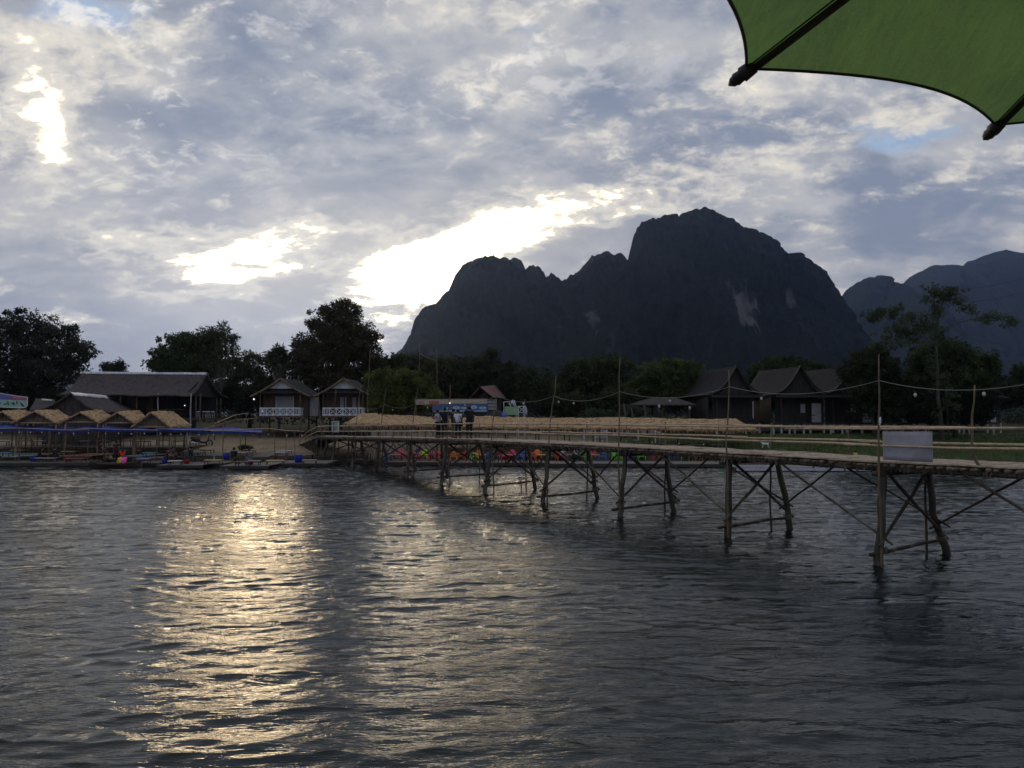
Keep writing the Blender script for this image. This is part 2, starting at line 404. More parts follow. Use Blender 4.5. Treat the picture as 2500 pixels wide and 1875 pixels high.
# wash and eddies trailing from the bridge posts
for s_ in (0, 5.48, 10.96, 16.44, 21.92, 27.4, 32.88, 38.4):
    for off in (0.0, 2.95):
        cx_, cy_ = 9.52-.4926*s_+.8703*off, 20.2+.8703*s_+.4926*off
        dx_, dy_ = WX-cx_, WY-cy_; rr_ = np.hypot(dx_, dy_*1.3)+1e-6
        down = np.clip(dx_, 0, None); wid = .22+.22*down
        H += .030*np.exp(-rr_/.55)*np.cos(rr_*9)+.016*np.exp(-down/2.2)*np.exp(-(dy_/wid)**2)*np.where(dx_ > -.2, 1, 0)*np.sin(dx_*11+np.abs(dy_)*9)
edge_f = np.clip((50-np.abs(WX))/6, 0, 1)*np.clip((WY-2)/3, 0, 1)
H *= edge_f; DXw *= edge_f*amp_mod; DYw *= edge_f*amp_mod
H = np.clip(H, -.2, .2)
m = bpy.data.materials.new('river_water'); m.use_nodes = True; g = G(m.node_tree); g.n.clear()
pos = g.n.new('ShaderNodeNewGeometry').outputs['Position']
mp = g.n.new('ShaderNodeMapping'); g.l.new(pos, mp.inputs[0]); mp.inputs['Rotation'].default_value = (0, 0, R(5)); mp.inputs['Scale'].default_value = (.26, 1.0, 1)
def crest(v, a):                       # sharp little crests, flat troughs
    return g.m('MULTIPLY', g.m('SUBTRACT', 1.0, g.m('ABSOLUTE', g.m('MULTIPLY_ADD', v, 2.0, -1.0))), a)
mp2 = g.n.new('ShaderNodeMapping'); g.l.new(pos, mp2.inputs[0]); mp2.inputs['Rotation'].default_value = (0, 0, R(-9)); mp2.inputs['Scale'].default_value = (.34, 1.0, 1)
r1 = g.noise(mp.outputs[0], 2.4, 4, .55, .7)
r2 = g.noise(g.vm('ADD', mp2.outputs[0], (5, 3, 1)), 6.5, 4, .58, .7)
r3 = g.noise(g.vm('ADD', mp.outputs[0], (2, 8, 4)), 17.0, 3, .6, .5)
p1 = g.ss(g.noise(mp.outputs[0], .55, 6, .62, 1.0), .36, .64, .15, 1.35)
p2 = g.ss(g.noise(g.vm('ADD', mp2.outputs[0], (7, 1, 3)), 1.1, 5, .6, .8), .34, .66, .25, 1.3)
hgt = g.m('ADD', g.m('MULTIPLY', crest(r1, .018), p1), g.m('MULTIPLY', g.m('ADD', crest(r2, .009), g.m('MULTIPLY', r3, .0025)), p2))
bn = g.n.new('ShaderNodeBump'); bn.inputs['Strength'].default_value = 1.0; bn.inputs['Distance'].default_value = 1.0; g.l.new(hgt, bn.inputs['Height'])
b_ = g.n.new('ShaderNodeBsdfPrincipled'); b_.inputs['Base Color'].default_value = (.009, .015, .015, 1); b_.inputs['Roughness'].default_value = .03
b_.inputs['IOR'].default_value = 1.333; b_.inputs['Specular IOR Level'].default_value = .5
g.l.new(bn.outputs[0], b_.inputs['Normal'])
o_ = g.n.new('ShaderNodeOutputMaterial'); g.l.new(b_.outputs[0], o_.inputs[0]); M['water'] = m
Vw = np.stack([(WX+DXw).ravel(), (WY+DYw).ravel(), H.ravel()], 1); Qw = grid_quads(len(wy), len(wx))
ext = np.array([[-900, 2, 0], [-50, 2, 0], [-50, 67.5, 0], [-900, 67.5, 0], [50, 2, 0], [900, 2, 0], [900, 67.5, 0], [50, 67.5, 0]], float)
nv = len(Vw)
structure(np_mesh('river_water', np.vstack([Vw, ext]), np.vstack([Qw, [[nv, nv+1, nv+2, nv+3], [nv+4, nv+5, nv+6, nv+7]]]), m, smooth=True))

# ------------------------------------------------------------------ mountains
def mtn_mat(name, rock, forest, scar=None):
    m = bpy.data.materials.new(name); m.use_nodes = True; g = G(m.node_tree); g.n.clear()
    pos = g.n.new('ShaderNodeNewGeometry').outputs['Position']
    mp = g.n.new('ShaderNodeMapping'); g.l.new(pos, mp.inputs[0]); mp.inputs['Scale'].default_value = (1, .5, .22)
    n1 = g.noise(mp.outputs[0], .022, 7, .62, .4); n2 = g.noise(pos, .09, 5, .65)
    c = g.mix(g.ss(n2, .35, .65), tuple(x*.7 for x in forest), tuple(x*1.35 for x in forest))
    c = g.mix(g.ss(n1, .60, .74), c, rock)
    for (cx, cz, rx, rz, k) in (scar or []):
        x, y, z = g.sep(pos)
        du = g.m('MULTIPLY', g.m('SUBTRACT', x, cx), 1/rx); dv = g.m('MULTIPLY', g.m('SUBTRACT', z, cz), 1/rz)
        d = g.m('ADD', g.m('SQRT', g.m('ADD', g.m('MULTIPLY', du, du), g.m('MULTIPLY', dv, dv))), g.m('MULTIPLY', g.m('SUBTRACT', g.noise(mp.outputs[0], .06, 6, .65), .5), 3.2))
        c = g.mix(g.m('MULTIPLY', g.ss(d, .95, .35), k), c, (.42, .39, .40))
    b = g.n.new('ShaderNodeBsdfPrincipled'); g.l.new(c, b.inputs['Base Color']); b.inputs['Roughness'].default_value = 1; b.inputs['Specular IOR Level'].default_value = 0
    bn = g.n.new('ShaderNodeBump'); bn.inputs['Distance'].default_value = 9; bn.inputs['Strength'].default_value = .8; g.l.new(g.noise(pos, .07, 5, .65), bn.inputs['Height']); g.l.new(bn.outputs[0], b.inputs['Normal'])
    o = g.n.new('ShaderNodeOutputMaterial'); g.l.new(b.outputs[0], o.inputs[0]); return m
def mountain(name, pts, D, front, back, m, seed, jag=1.0, step=1.6, rows=70, pf=1.5):
    pts = sorted(pts); pxs = np.arange(pts[0][0], pts[-1][0]+.1, step)
    py = np.interp(pxs, [p[0] for p in pts], [p[1] for p in pts])
    # jagged crown of rock teeth and trees along the crest
    j = (fbm(pxs*.09, pxs*0+seed, 4, seed, .6)-.5)*12*jag+(vnoise(pxs*.4, pxs*0+3, seed+5)-.5)*3.5*jag
    py = py+j*np.clip((py.max()-py)/60, 0, 1)
    base = float(P(0, 1010, D).z)
    top = np.array([P(a, b, D).z for a, b in zip(pxs, py)]); xr = (pxs-CX)/F*D
    t = np.concatenate([-np.linspace(1, 0, rows)**1.5, np.linspace(0, 1, rows//2)[1:]])
    T, XX = np.meshgrid(t, xr, indexing='ij'); TOP = np.broadcast_to(top, T.shape)
    a = np.abs(T)
    prof = np.where(T < 0, 1-a**pf, 1-a**1.3)
    Zz = 2+(TOP-2)*prof
    Yd = D+np.where(T < 0, T*front, T*back)
    n = fbm(XX*.012+seed, Zz*.004+T*2, 5, seed)-.5
    n2 = fbm(XX*.05, Zz*.02+T*5, 4, seed+3)-.5
    fade = np.clip(a*6, 0, 1)*np.clip((1-a)*8, 0, 1)
    Yd = Yd+(n*front*.55+n2*front*.12)*fade+(fbm(xr*.01, xr*0, 3, seed+8)-.5)[None, :]*front*.3
    Zz = Zz-np.abs(n2)*np.where(T < 0, 1, 1)*TOP*.05*fade
    Zz = np.where(a > .985, -1.2, Zz)
    return structure(np_mesh(name, np.stack([XX.ravel(), Yd.ravel(), Zz.ravel()], 1), grid_quads(len(t), len(xr)), m, smooth=True))
main_pts = [(985, 1000), (1005, 900), (1012, 865), (1016, 800), (1023, 778), (1028, 760), (1034, 748), (1059, 741), (1077, 729), (1088, 719), (1095, 717), (1100, 721), (1106, 706), (1117, 684), (1135, 659), (1153, 646), (1175, 637), (1204, 629), (1225, 631), (1244, 634), (1265, 634), (1276, 643), (1283, 661), (1292, 651), (1301, 650), (1316, 654), (1327, 666), (1332, 682), (1339, 677), (1348, 673), (1357, 681), (1367, 693), (1385, 685), (1399, 677), (1414, 663), (1428, 648), (1443, 632), (1461, 627), (1479, 620), (1493, 630), (1515, 628), (1526, 639), (1531, 643), (1537, 627), (1542, 605), (1547, 583), (1556, 560), (1573, 545), (1598, 536), (1618, 531), (1645, 532), (1649, 544), (1658, 533), (1694, 522), (1717, 521), (1735, 524), (1771, 541), (1798, 559), (1826, 577), (1848, 592), (1862, 607), (1875, 627), (1893, 639), (1898, 627), (1920, 625), (1943, 636), (1966, 650), (1975, 670), (1986, 697), (2006, 715), (2024, 735), (2038, 741), (2056, 765), (2088, 805), (2124, 842), (2160, 878), (2220, 920), (2330, 975), (2400, 1000)]
DM = 1500
sc = lambda px, py: (P(px, py, DM-200).x, P(px, py, DM-200).z)
a1, a2, a3 = sc(1795, 760), sc(1925, 730), sc(1450, 770)
mountain('karst_mountain', main_pts, DM, 330, 420, mtn_mat('karst_rock', (.046, .046, .050), (.014, .017, .015), [(a1[0], a1[1], 26, 52, .27), (a2[0], a2[1], 9, 24, .2), (a3[0], a3[1], 14, 34, .16)]), 4)
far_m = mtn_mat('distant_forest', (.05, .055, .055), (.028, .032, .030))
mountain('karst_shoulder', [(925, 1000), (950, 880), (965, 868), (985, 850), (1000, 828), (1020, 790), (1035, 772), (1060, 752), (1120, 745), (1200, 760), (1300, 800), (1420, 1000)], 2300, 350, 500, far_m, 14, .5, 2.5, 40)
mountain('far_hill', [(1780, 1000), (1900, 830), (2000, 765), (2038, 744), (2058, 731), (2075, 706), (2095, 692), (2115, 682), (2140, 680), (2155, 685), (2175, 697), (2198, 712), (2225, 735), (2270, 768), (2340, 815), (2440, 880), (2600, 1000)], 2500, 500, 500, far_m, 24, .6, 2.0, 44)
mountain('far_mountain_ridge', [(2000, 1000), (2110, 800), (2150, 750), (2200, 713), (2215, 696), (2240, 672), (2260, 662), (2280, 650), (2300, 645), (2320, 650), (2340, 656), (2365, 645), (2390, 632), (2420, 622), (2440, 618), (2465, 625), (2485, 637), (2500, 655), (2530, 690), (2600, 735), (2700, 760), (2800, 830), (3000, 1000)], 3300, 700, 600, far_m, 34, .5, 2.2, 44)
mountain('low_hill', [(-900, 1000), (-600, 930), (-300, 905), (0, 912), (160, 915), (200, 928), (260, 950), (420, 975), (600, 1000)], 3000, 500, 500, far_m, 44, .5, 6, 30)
# air between: faint evening haze
hz = MB(); hz.box((0, 2950, 440), (15000, 8200, 890))
hm_ = bpy.data.materials.new('evening_haze'); hm_.use_nodes = True; g = G(hm_.node_tree); g.n.clear()
pv = g.n.new('ShaderNodeVolumePrincipled'); pv.inputs['Density'].default_value = 8e-5; pv.inputs['Color'].default_value = (.44, .60, 1.0, 1); pv.inputs['Anisotropy'].default_value = .80
oo = g.n.new('ShaderNodeOutputMaterial'); g.l.new(pv.outputs[0], oo.inputs['Volume'])
hz_o = hz.build('haze', hm_); hz_o['kind'] = 'stuff'
# ------------------------------------------------------------------ bamboo bridge
B0 = Vector((9.52, 20.2, 0)); BD = Vector((-.4926, .8703, 0)); BN = Vector((.8703, .4926, 0))
def bz(s):
    return float(np.interp(s, [-25, -4, 0, 10, 25, 47, 53], [2.8, 2.76, 2.70, 2.70, 2.60, 2.18, 2.06]))
def bp(s, off, z): return B0+BD*s+BN*off+Vector((0, 0, z))
random.seed(11)
bridge = thing('bamboo_bridge', 'long bamboo footbridge on crossed log trestles over the river', 'bridge', tuple(B0))
# deck: woven mats on cross sticks, lying on three long logs
d = MB()
s0 = -21.0
while s0 < 53.5:
    L = random.uniform(1.7, 2.5); s1 = min(s0+L, 54.0); lift = random.uniform(0, .03)
    A, B = bp(s0, .08, bz(s0)+lift), bp(s1+.1, .08, bz(s1)+lift*.5); C, D_ = bp(s1+.1, 2.42, bz(s1)+lift), bp(s0, 2.42, bz(s0)+lift)
    d.slab(B, A, D_, C, .035, 8, 5, .010, rag=.03); s0 = s1
d.build('deck', M['mat'], bridge)
j = MB(); s0 = -21.0
while s0 < 53.8:
    z = bz(s0)-.085; e = random.uniform(-.10, .10)
    j.log(bp(s0, -.02+e, z), bp(s0+random.uniform(-.06, .06), 2.52+e, z), random.uniform(.03, .055), random.uniform(.03, .05), 6, .008, 3); s0 += random.uniform(.16, .30)
j.build('cross_sticks', M['stick'], bridge)
for off in (.22, 1.25, 2.28):
    l = MB(); s0 = -21.0
    while s0 < 53:
        s1 = min(s0+random.uniform(4.6, 5.6), 53.8)
        for k in range(2 if off != 1.25 else 1):
            l.log(bp(s0-.3, off+k*.13*(1 if off < 1.2 else -1), bz(s0)-.175-.02*k), bp(s1+.3, off+k*.1*(1 if off < 1.2 else -1), bz(s1)-.18), .072, .06, 8, .015, 5)
        s0 = s1
    l.build('stringer', M['log'], bridge)
f = MB()                                   # ragged brush packed under the front edge
for k in range(900):
    s = random.uniform(-20, 53.5); z = bz(s)-.10
    a = bp(s, random.uniform(-.05, .12), z+random.uniform(-.06, .02)); b = a+Vector((random.uniform(-.05, .05), random.uniform(-.05, .05), -random.uniform(.04, .16)))
    f.bar(a, b, .045, .012)
fo = f.build('brush_packing', M['log'], bridge); fo['kind'] = 'stuff'
for side, off in (('front', .02), ('back', 2.48)):
    for lev, h in ((.86, 'handrail'), (.43, 'mid_rail')):
        r_ = MB(); s0 = -21.0
        while s0 < 52:
            s1 = min(s0+random.uniform(4.8, 6.4), 53); dz = random.uniform(-.03, .03); dn = random.uniform(-.03, .03)
            mid = (s0+s1)/2; sag = random.uniform(-.03, .02)
            pts = [bp(s0-.35, off+dn, bz(s0)+lev+dz), bp(mid, off, bz(mid)+lev+sag), bp(s1+.35, off-dn, bz(s1)+lev-dz)]
            pts = [pts[0], pts[0].lerp(pts[1], .5)+Vector((0, 0, .01)), pts[1], pts[1].lerp(pts[2], .5), pts[2]]
            rp = []; rq = []
            nn_ = 13
            for q_ in range(nn_*3):
                u_ = q_/(nn_*3-1)*4; i_ = min(int(u_), 3); rp.append(pts[i_].lerp(pts[i_+1], u_-i_)); rq.append((.033-.007*u_/4)*(1.16 if q_ % 3 == 1 else 1.0))
            r_.tube(rp, rq, 7); s0 = s1
        r_.build(h, M['bamboo'], bridge)
TS = [-16.44, -10.96, -5.48, 0, 5.48, 10.96, 16.44, 21.92, 27.4, 32.88, 38.4, 43.8, 49.0, 51.5]
for i, s in enumerate(TS):
    tr = bpy.data.objects.new('trestle', None); COL.objects.link(tr); tr.parent = bridge; tr.location = BD*s
    jit = lambda a=.10: random.uniform(-a, a)
    zb = -1.2 if s < 43 else ground_z(*(bp(s, 1, 0).xy))-.4
    ft, fb = bp(s, .28, bz(s)-.14), bp(s+jit(), .0+jit(.1), 0.0); rt, rb = bp(s+jit(), 2.36, bz(s)-.14), bp(s+jit(), 2.95+jit(.1), 0)
    if s > 43: fb = ft.lerp(fb, .8); rb = rt.lerp(rb, .8)
    def ext(t, b, z):
        k = (t.z-z)/(t.z-b.z); return t+(b-t)*k
    for t, b in ((ft, fb), (rt, rb)):
        p = MB(); p.log(t, ext(t, b, zb)+Vector((jit(.10), jit(.10), 0)), random.uniform(.078, .098), random.uniform(.105, .130), 10, random.uniform(.02, .05), 8); p.build('post', M['log'], tr)
    if s < 50:
        zlo = .55 if s < 43 else 1.0
        c1 = MB(); c1.log(ft+Vector((.1, -.06, -.15)), ext(rt, rb, zlo-.1)+BN*.28, .052, .042, 7, .02, 6); c1.build('cross_brace', M['log'], tr)
        c2 = MB(); c2.log(rt+Vector((0, .09, -.2)), ext(ft, fb, zlo)-BN*.22+Vector((0, -.17, 0)), .050, .042, 7, .02, 6); c2.build('cross_brace', M['log'], tr)
        for off, ss_, a_ in ((.16, 3.3, ext(ft, fb, .75)), (2.38, 3.1, ext(rt, rb, 1.0)), (2.42, -2.6, ext(rt, rb, .9))):
            if s > 40 and ss_ > 0: continue
            b_ = bp(s+ss_, off, bz(s+ss_)-.2)
            c3 = MB(); c3.log(b_, a_+(a_-b_).normalized()*.35, .034, .03, 6, .03, 6); c3.build('long_brace', M['log'], tr)
        t_ = MB(); zt = .30+jit(.06)
        if s < 41: t_.log(ext(ft, fb, zt)-BN*.25+BD*.15, ext(rt, rb, zt+.12)+BN*.3+BD*.15, .055, .045, 7, .03, 6); t_.build('tie_beam', M['log'], tr)
    for c_, ax in ((ft-Vector((0, 0, .15)), ft-fb), (rt-Vector((0, 0, .18)), rt-rb), (ext(ft, fb, .42), ft-fb), (ext(rt, rb, .48), rt-rb)):
        ax = ax.normalized(); sx_ = ax.cross(Vector((0, 1, 0))).normalized(); sy_ = ax.cross(sx_); la = MB()
        la.tube([c_+ax*(q_*.0045-.07)+(sx_*math.cos(q_*.7)+sy_*math.sin(q_*.7))*.128 for q_ in range(32)], .014, 5); la.build('rope_lashing', M['bamboo_dark'], tr)
    cb = MB(); cb.log(bp(s, -.12, bz(s)-.30), bp(s, 2.64, bz(s)-.29), .07, .06, 8, .012, 4); cb.build('cap_beam', M['log'], tr)
    p = MB(); p.log(bp(s+.25, 2.48, -.3 if s < 43 else .6), bp(s+.2, 2.49, bz(s)+.95), .036, .026, 6, .03, 6); p.build('rail_post', M['log'], tr)
    p = MB(); q = bp(s+2.7, 2.48, 0); p.log(q+Vector((0, 0, bz(s+2.7)-.25)), q+Vector((0, 0, bz(s+2.7)+.92)), .024, .02, 6, .012, 4); p.build('rail_post', M['bamboo_dark'], tr)
    p = MB(); q = bp(s+2.5, .03, 0); p.log(q+Vector((0, 0, bz(s+2.5)-.25)), q+Vector((0, 0, bz(s+2.5)+.90)), .022, .018, 6, .012, 4)
    if s > 24: p.build('rail_post', M['bamboo_dark'], tr)
# tall poles lashed to the front of the bridge
POLES = [(0.0, 2145, 865, 2153), (5.48, 1782, 904, 1778), (10.96, 1513, 871, 1512), (16.44, 1359, 916, 1336), (21.92, 1212, 965, 1207), (27.4, 1100, 940, 1100), (32.88, 1020, 945, 1010), (38.4, 942, 952, 928), (43.8, 881, 940, 868), (49.0, 820, 950, 815), (51.5, 777, 958, 784), (-2.2, 2378, 940, 2396)]
wire_pts = []
for s, px, py, pb in POLES:
    Yp = (B0+BD*s).y-.12
    top = P(px, py, Yp); zb = -.6 if s < 43 else .3
    b = P(pb, 1140, Yp); b.z = zb if s > -1 else bz(s)-.2
    mid = bp(s, -.08, bz(s)+.4); mid = Vector((b.lerp(top, (mid.z-b.z)/(top.z-b.z)).x*.6+mid.x*.4, Yp, mid.z))
    p = MB(); pts = []
    for k in range(9):
        t = k/8; q = (b.lerp(mid, t*2) if t < .5 else mid.lerp(top, t*2-1)); pts.append(q+Vector((random.gauss(0, .018), 0, 0)))
    p.tube(pts, [.042-.026*k/8 for k in range(9)], 7); p.build('pole', M['bamboo_dark'], bridge)
rg = MB()
tie = P(2148, 1025, 20.05)
for k in range(5): rg.bar(tie+Vector((-.02+.03*random.random(), -.05, .03*k-.05)), tie+Vector((random.uniform(-.07, .07), -.07, .03*k-.12+random.uniform(-.04, .06))), .03, .01)
rg.build('tied_rag', M['white'], bridge)
# ramp down to the sand
ra, rb_ = bp(53.6, 0, 2.02), Vector((-20.0, 72.4, ground_z(-20, 72.4)+.05))
RN = BN*2.4
d = MB(); d.slab(rb_, ra, ra+RN, rb_+RN, .05, 14, 4, .02); d.build('ramp_deck', M['mat'], bridge)
d = MB()
for k in range(26):
    t = k/25; q = ra.lerp(rb_, t)-Vector((0, 0, .10)); d.log(q-BN*random.uniform(.02, .2), q+RN, .06, .05, 6, .01, 3)
    if k % 2 == 0: d.log(q-Vector((0, 0, .1)), Vector((q.x, q.y, ground_z(q.x, q.y)-.1)), .06, .06, 6, .02, 3) if q.z-ground_z(q.x, q.y) > .35 else None
d.build('ramp_logs', M['log'], bridge)
for h in (.86, .45):
    r_ = MB(); r_.tube([bp(51, .02, bz(51)+h), ra+Vector((0, 0, h)), ra.lerp(rb_, .45)+Vector((0, 0, h)), rb_+Vector((0, 0, h*.55))], .035, 7); r_.build('ramp_rail', M['bamboo'], bridge)
for t in (.3, .62, .95):
    q = ra.lerp(rb_, t); p = MB(); p.log(q-Vector((0, 0, .3)), q+Vector((0, 0, .95)), .03, .025, 6, .01, 4); p.build('rail_post', M['bamboo_dark'], bridge)

# board hanging inside the front rail, string of lamps along the poles
bd = thing('blank_board', 'pale weathered blank board hung on the bridge railing beside the nearest tall pole', 'board', tuple(bp(-.7, .12, bz(-.7))))
k = MB(); a, b = bp(-.12, .13, 0), bp(-1.46, .13, 0)
A, B = a+Vector((0, 0, bz(0)+.80)), b+Vector((0, 0, bz(-1.4)+.80)); C, D_ = b+Vector((0, 0, bz(-1.4)+.04)), a+Vector((0, 0, bz(0)+.06))
k.slab(A, B, C, D_, .012, 10, 6, .002, sag=lambda u, v: .004*math.sin(u*9)); k.build('panel', M['pale'], bd)
for u in (.1, .9):
    k = MB(); q = A.lerp(B, u); k.tube([q-Vector((0, 0, .03)), q+Vector((0, -.05, .05)), q+Vector((0, -.12, .06)), q+Vector((0, -.12, -.02))], .006, 5); k.build('wire_tie', M['wire_dark'], bd)
def catenary(pts, sag, n=12):
    out = []
    for a, b in zip(pts[:-1], pts[1:]):
        s_ = sag*min(1.4, (Vector(b)-Vector(a)).length/5.5)
        for k in range(n): t = k/n; out.append(Vector(a).lerp(Vector(b), t)-Vector((0, 0, s_*4*t*(1-t))))
    out.append(Vector(pts[-1])); return out
def make_bulb(root, p, r=.045, lit=False):
    b = MB(); b.tube([p, p-Vector((0, 0, .05))], .016, 6); s_ = b.build('socket', M['wire_dark'], root)
    b = MB(); b.ball(p-Vector((0, 0, .05+r*.95)), r, 8, 6, (1, 1, 1.35)); b.build('bulb', M['lit'] if lit else M['bulb'], root)
WP = [(-4.5, 2560, 928), (0, 2146, 929), (5.48, 1781, 944), (10.96, 1513, 956), (16.44, 1352, 967), (21.92, 1212, 966), (27.4, 1100, 975), (32.88, 1019, 983), (38.4, 940, 987), (43.8, 879, 992), (49.0, 820, 1000), (51.5, 777, 1004)]
wpts = [P(px, py, (B0+BD*s).y-.16) for s, px, py in WP]
wl = thing('string_light', 'pale sagging cable with hanging bulbs strung between the bridge poles', 'string lights', tuple(wpts[1]))
cat_ = catenary(wpts, .30); k = MB(); k.tube(cat_, .009, 5); k.build('cable', M['wire'], wl)
for q in (4, 9, 21, 30, 44, 47, 57, 68, 80, 93, 104): make_bulb(wl, cat_[q]-Vector((0, 0, .10 if q % 2 else .02)), .038)

# ------------------------------------------------------------------ parasol over the viewer's terrace
random.seed(5)
d1, d2 = P(1822, 167, 1), P(2430, 305, 1); e1 = .80/(d1.z-EYE); e2 = .80/(d2.z-EYE)
T1 = Vector((d1.x*e1, e1, EYE+.8)); T2 = Vector((d2.x*e2, e2, EYE+.8))
ch = (T2-T1).xy; cl = ch.length; RR = cl/(2*math.sin(R(18))); ap = RR*math.cos(R(18)); nn = Vector((ch.y, -ch.x)).normalized()
hub = Vector(((T1.x+T2.x)/2+nn.x*ap, (T1.y+T2.y)/2+nn.y*ap, EYE+1.25)); a1_ = math.atan2(T1.y-hub.y, T1.x-hub.x)
par = thing('parasol', 'green fabric parasol with black ribs and capped tips overhanging the view', 'parasol', (hub.x, hub.y, ground_z(hub.x, hub.y)))
def rim_pt(kk, r):                                # kk in rib units, r 0..1
    k0 = math.floor(kk); t = kk-k0; aa, ab = a1_-R(36)*k0, a1_-R(36)*(k0+1); bow = .045 if k0 % 10 == 9 else .085
    pa = Vector((math.cos(aa), math.sin(aa))); pb = Vector((math.cos(ab), math.sin(ab)))
    edge = pa.lerp(pb, t)*(1-bow*4*t*(1-t)*(r**2)); q = edge*RR*r
    edge_t = T1.z-.15*((hub.x+edge.x*RR-(T1.x+T2.x)/2)*nn.x+(hub.y+edge.y*RR-(T1.y+T2.y)/2)*nn.y)
    z = hub.z-(hub.z-edge_t)*(r**1.12) + .03*4*t*(1-t)*r*(1.2-r)
    return Vector((hub.x+q.x, hub.y+q.y, z))
nr, ns = 26, 16; Vs = [rim_pt(c/ns, max(r/nr, .002)) for r in range(nr+1) for c in range(10*ns)]
Qs = [(r*10*ns+c, r*10*ns+(c+1) % (10*ns), (r+1)*10*ns+(c+1) % (10*ns), (r+1)*10*ns+c) for r in range(nr) for c in range(10*ns)]
cm = bpy.data.materials.new('green_canvas'); cm.use_nodes = True; g = G(cm.node_tree); g.n.clear()
co = g.n.new('ShaderNodeTexCoord').outputs['Object']
weave = g.m('MULTIPLY', g.noise(co, 210, 2, .6), 1.0); blot = g.noise(co, 4.5, 5, .65); streak = g.n.new('ShaderNodeMapping'); g.l.new(co, streak.inputs[0]); streak.inputs['Scale'].default_value = (60, 14, 14); streak.inputs['Rotation'].default_value = (0, 0, R(40))
sk = g.noise(streak.outputs[0], 1.0, 4, .6)
cv_ = g.m('ADD', g.m('MULTIPLY', blot, .9), g.m('ADD', g.m('MULTIPLY', weave, .55), g.m('MULTIPLY', sk, .60)))
gc = g.mix(g.ss(cv_, .70, 1.35), (.125, .205, .072), (.200, .315, .096))
df = g.n.new('ShaderNodeBsdfDiffuse'); g.l.new(gc, df.inputs[0]); tr = g.n.new('ShaderNodeBsdfTranslucent'); g.l.new(gc, tr.inputs[0])
mx = g.n.new('ShaderNodeMixShader'); mx.inputs[0].default_value = .62; g.l.new(df.outputs[0], mx.inputs[1]); g.l.new(tr.outputs[0], mx.inputs[2])
oo = g.n.new('ShaderNodeOutputMaterial'); g.l.new(mx.outputs[0], oo.inputs[0])
np_mesh('canopy', [tuple(v) for v in Vs], Qs, cm, par, True, loc=par.location)
for i in range(10):
    for dk in (-.035, .035):
        k = MB(); k.tube([rim_pt(i+dk*(1.2-r/12), r/12)-Vector((0, 0, .002)) for r in range(1, 13)], .0022, 5, False); k.build('seam', cm, par)
k = MB(); k.tube([rim_pt(c/ns, 1.0) for c in range(10*ns)]+[rim_pt(0, 1.0)], .0036, 6, False); k.build('hem', M['black'], par)
for i in range(10):
    k = MB(); pts = [rim_pt(i, r/10)-Vector((0, 0, .014)) for r in range(0, 11)]; k.tube(pts, [.0095]*8+[.009, .009, .009], 7)
    rb = k.build('rib', M['black'], par)
    t = rim_pt(i, 1.0); dd = (rim_pt(i, 1.0)-rim_pt(i, .9)).normalized(); k = MB()
    s_ = Vector((0, 0, -.008))
    k.tube([t-dd*.022+s_, t-dd*.019+s_, t+dd*.010+s_, t+dd*.012+s_, t+dd*.028+s_, t+dd*.031+s_, t+dd*.038+s_, t+dd*.050+s_], [.010, .017, .019, .014, .016, .013, .012, .002], 10); k.build('tip_cap', M['black'], rb)
k = MB(); k.tube([Vector((hub.x, hub.y, par.location.z-.2)), Vector((hub.x, hub.y, hub.z+.06))], .022, 10); k.build('pole', M['black'], par)
k = MB(); k.tube([Vector((hub.x, hub.y, hub.z-.10)), Vector((hub.x, hub.y, hub.z-.02))], .05, 12); k.build('hub', M['black'], par)
# ------------------------------------------------------------------ trees
def limb_pts(a, b, bend=.12, n=6):
    a, b = Vector(a), Vector(b); L = (b-a).length; o = Vector((random.uniform(-1, 1), random.uniform(-1, 1), random.uniform(.2, 1)))*L*bend
    return [a.lerp(b, k/n)+o*math.sin(math.pi*k/n)*.6+Vector((0, 0, -L*.10*math.sin(math.pi*k/n))) for k in range(n+1)]
def leaf_cloud(centres, spread, per, size, droop=.3, aspect=.42, flat=1.0):
    n = len(centres)*per
    c = np.repeat(np.asarray(centres, float), per, 0)
    sp = np.repeat(np.asarray(spread, float), per)[:, None]
    u = rng.normal(0, 1, (n, 3)); u /= np.linalg.norm(u, axis=1, keepdims=True); u = u*rng.random((n, 1))**.45*1.45
    p = c+u*sp*np.array([1, 1, .72*flat])
    out = p-c; ln = np.linalg.norm(out, axis=1, keepdims=True)+1e-6
    d = out/ln*.8+rng.normal(0, .6, (n, 3)); d[:, 2] -= droop; d /= np.linalg.norm(d, axis=1, keepdims=True)
    r = rng.normal(0, 1, (n, 3)); r[:, 2] *= .6; s = np.cross(d, r); s /= np.linalg.norm(s, axis=1, keepdims=True)+1e-6
    L = size*.82*rng.uniform(.6, 1.35, (n, 1)); W = L*aspect
    nrm = np.cross(d, s)*L*.12
    V = np.stack([p, p+d*L*.5+s*W*.5+nrm, p+d*L, p+d*L*.5-s*W*.5+nrm], 1).reshape(-1, 3)
    return V, np.arange(n*4).reshape(n, 4)
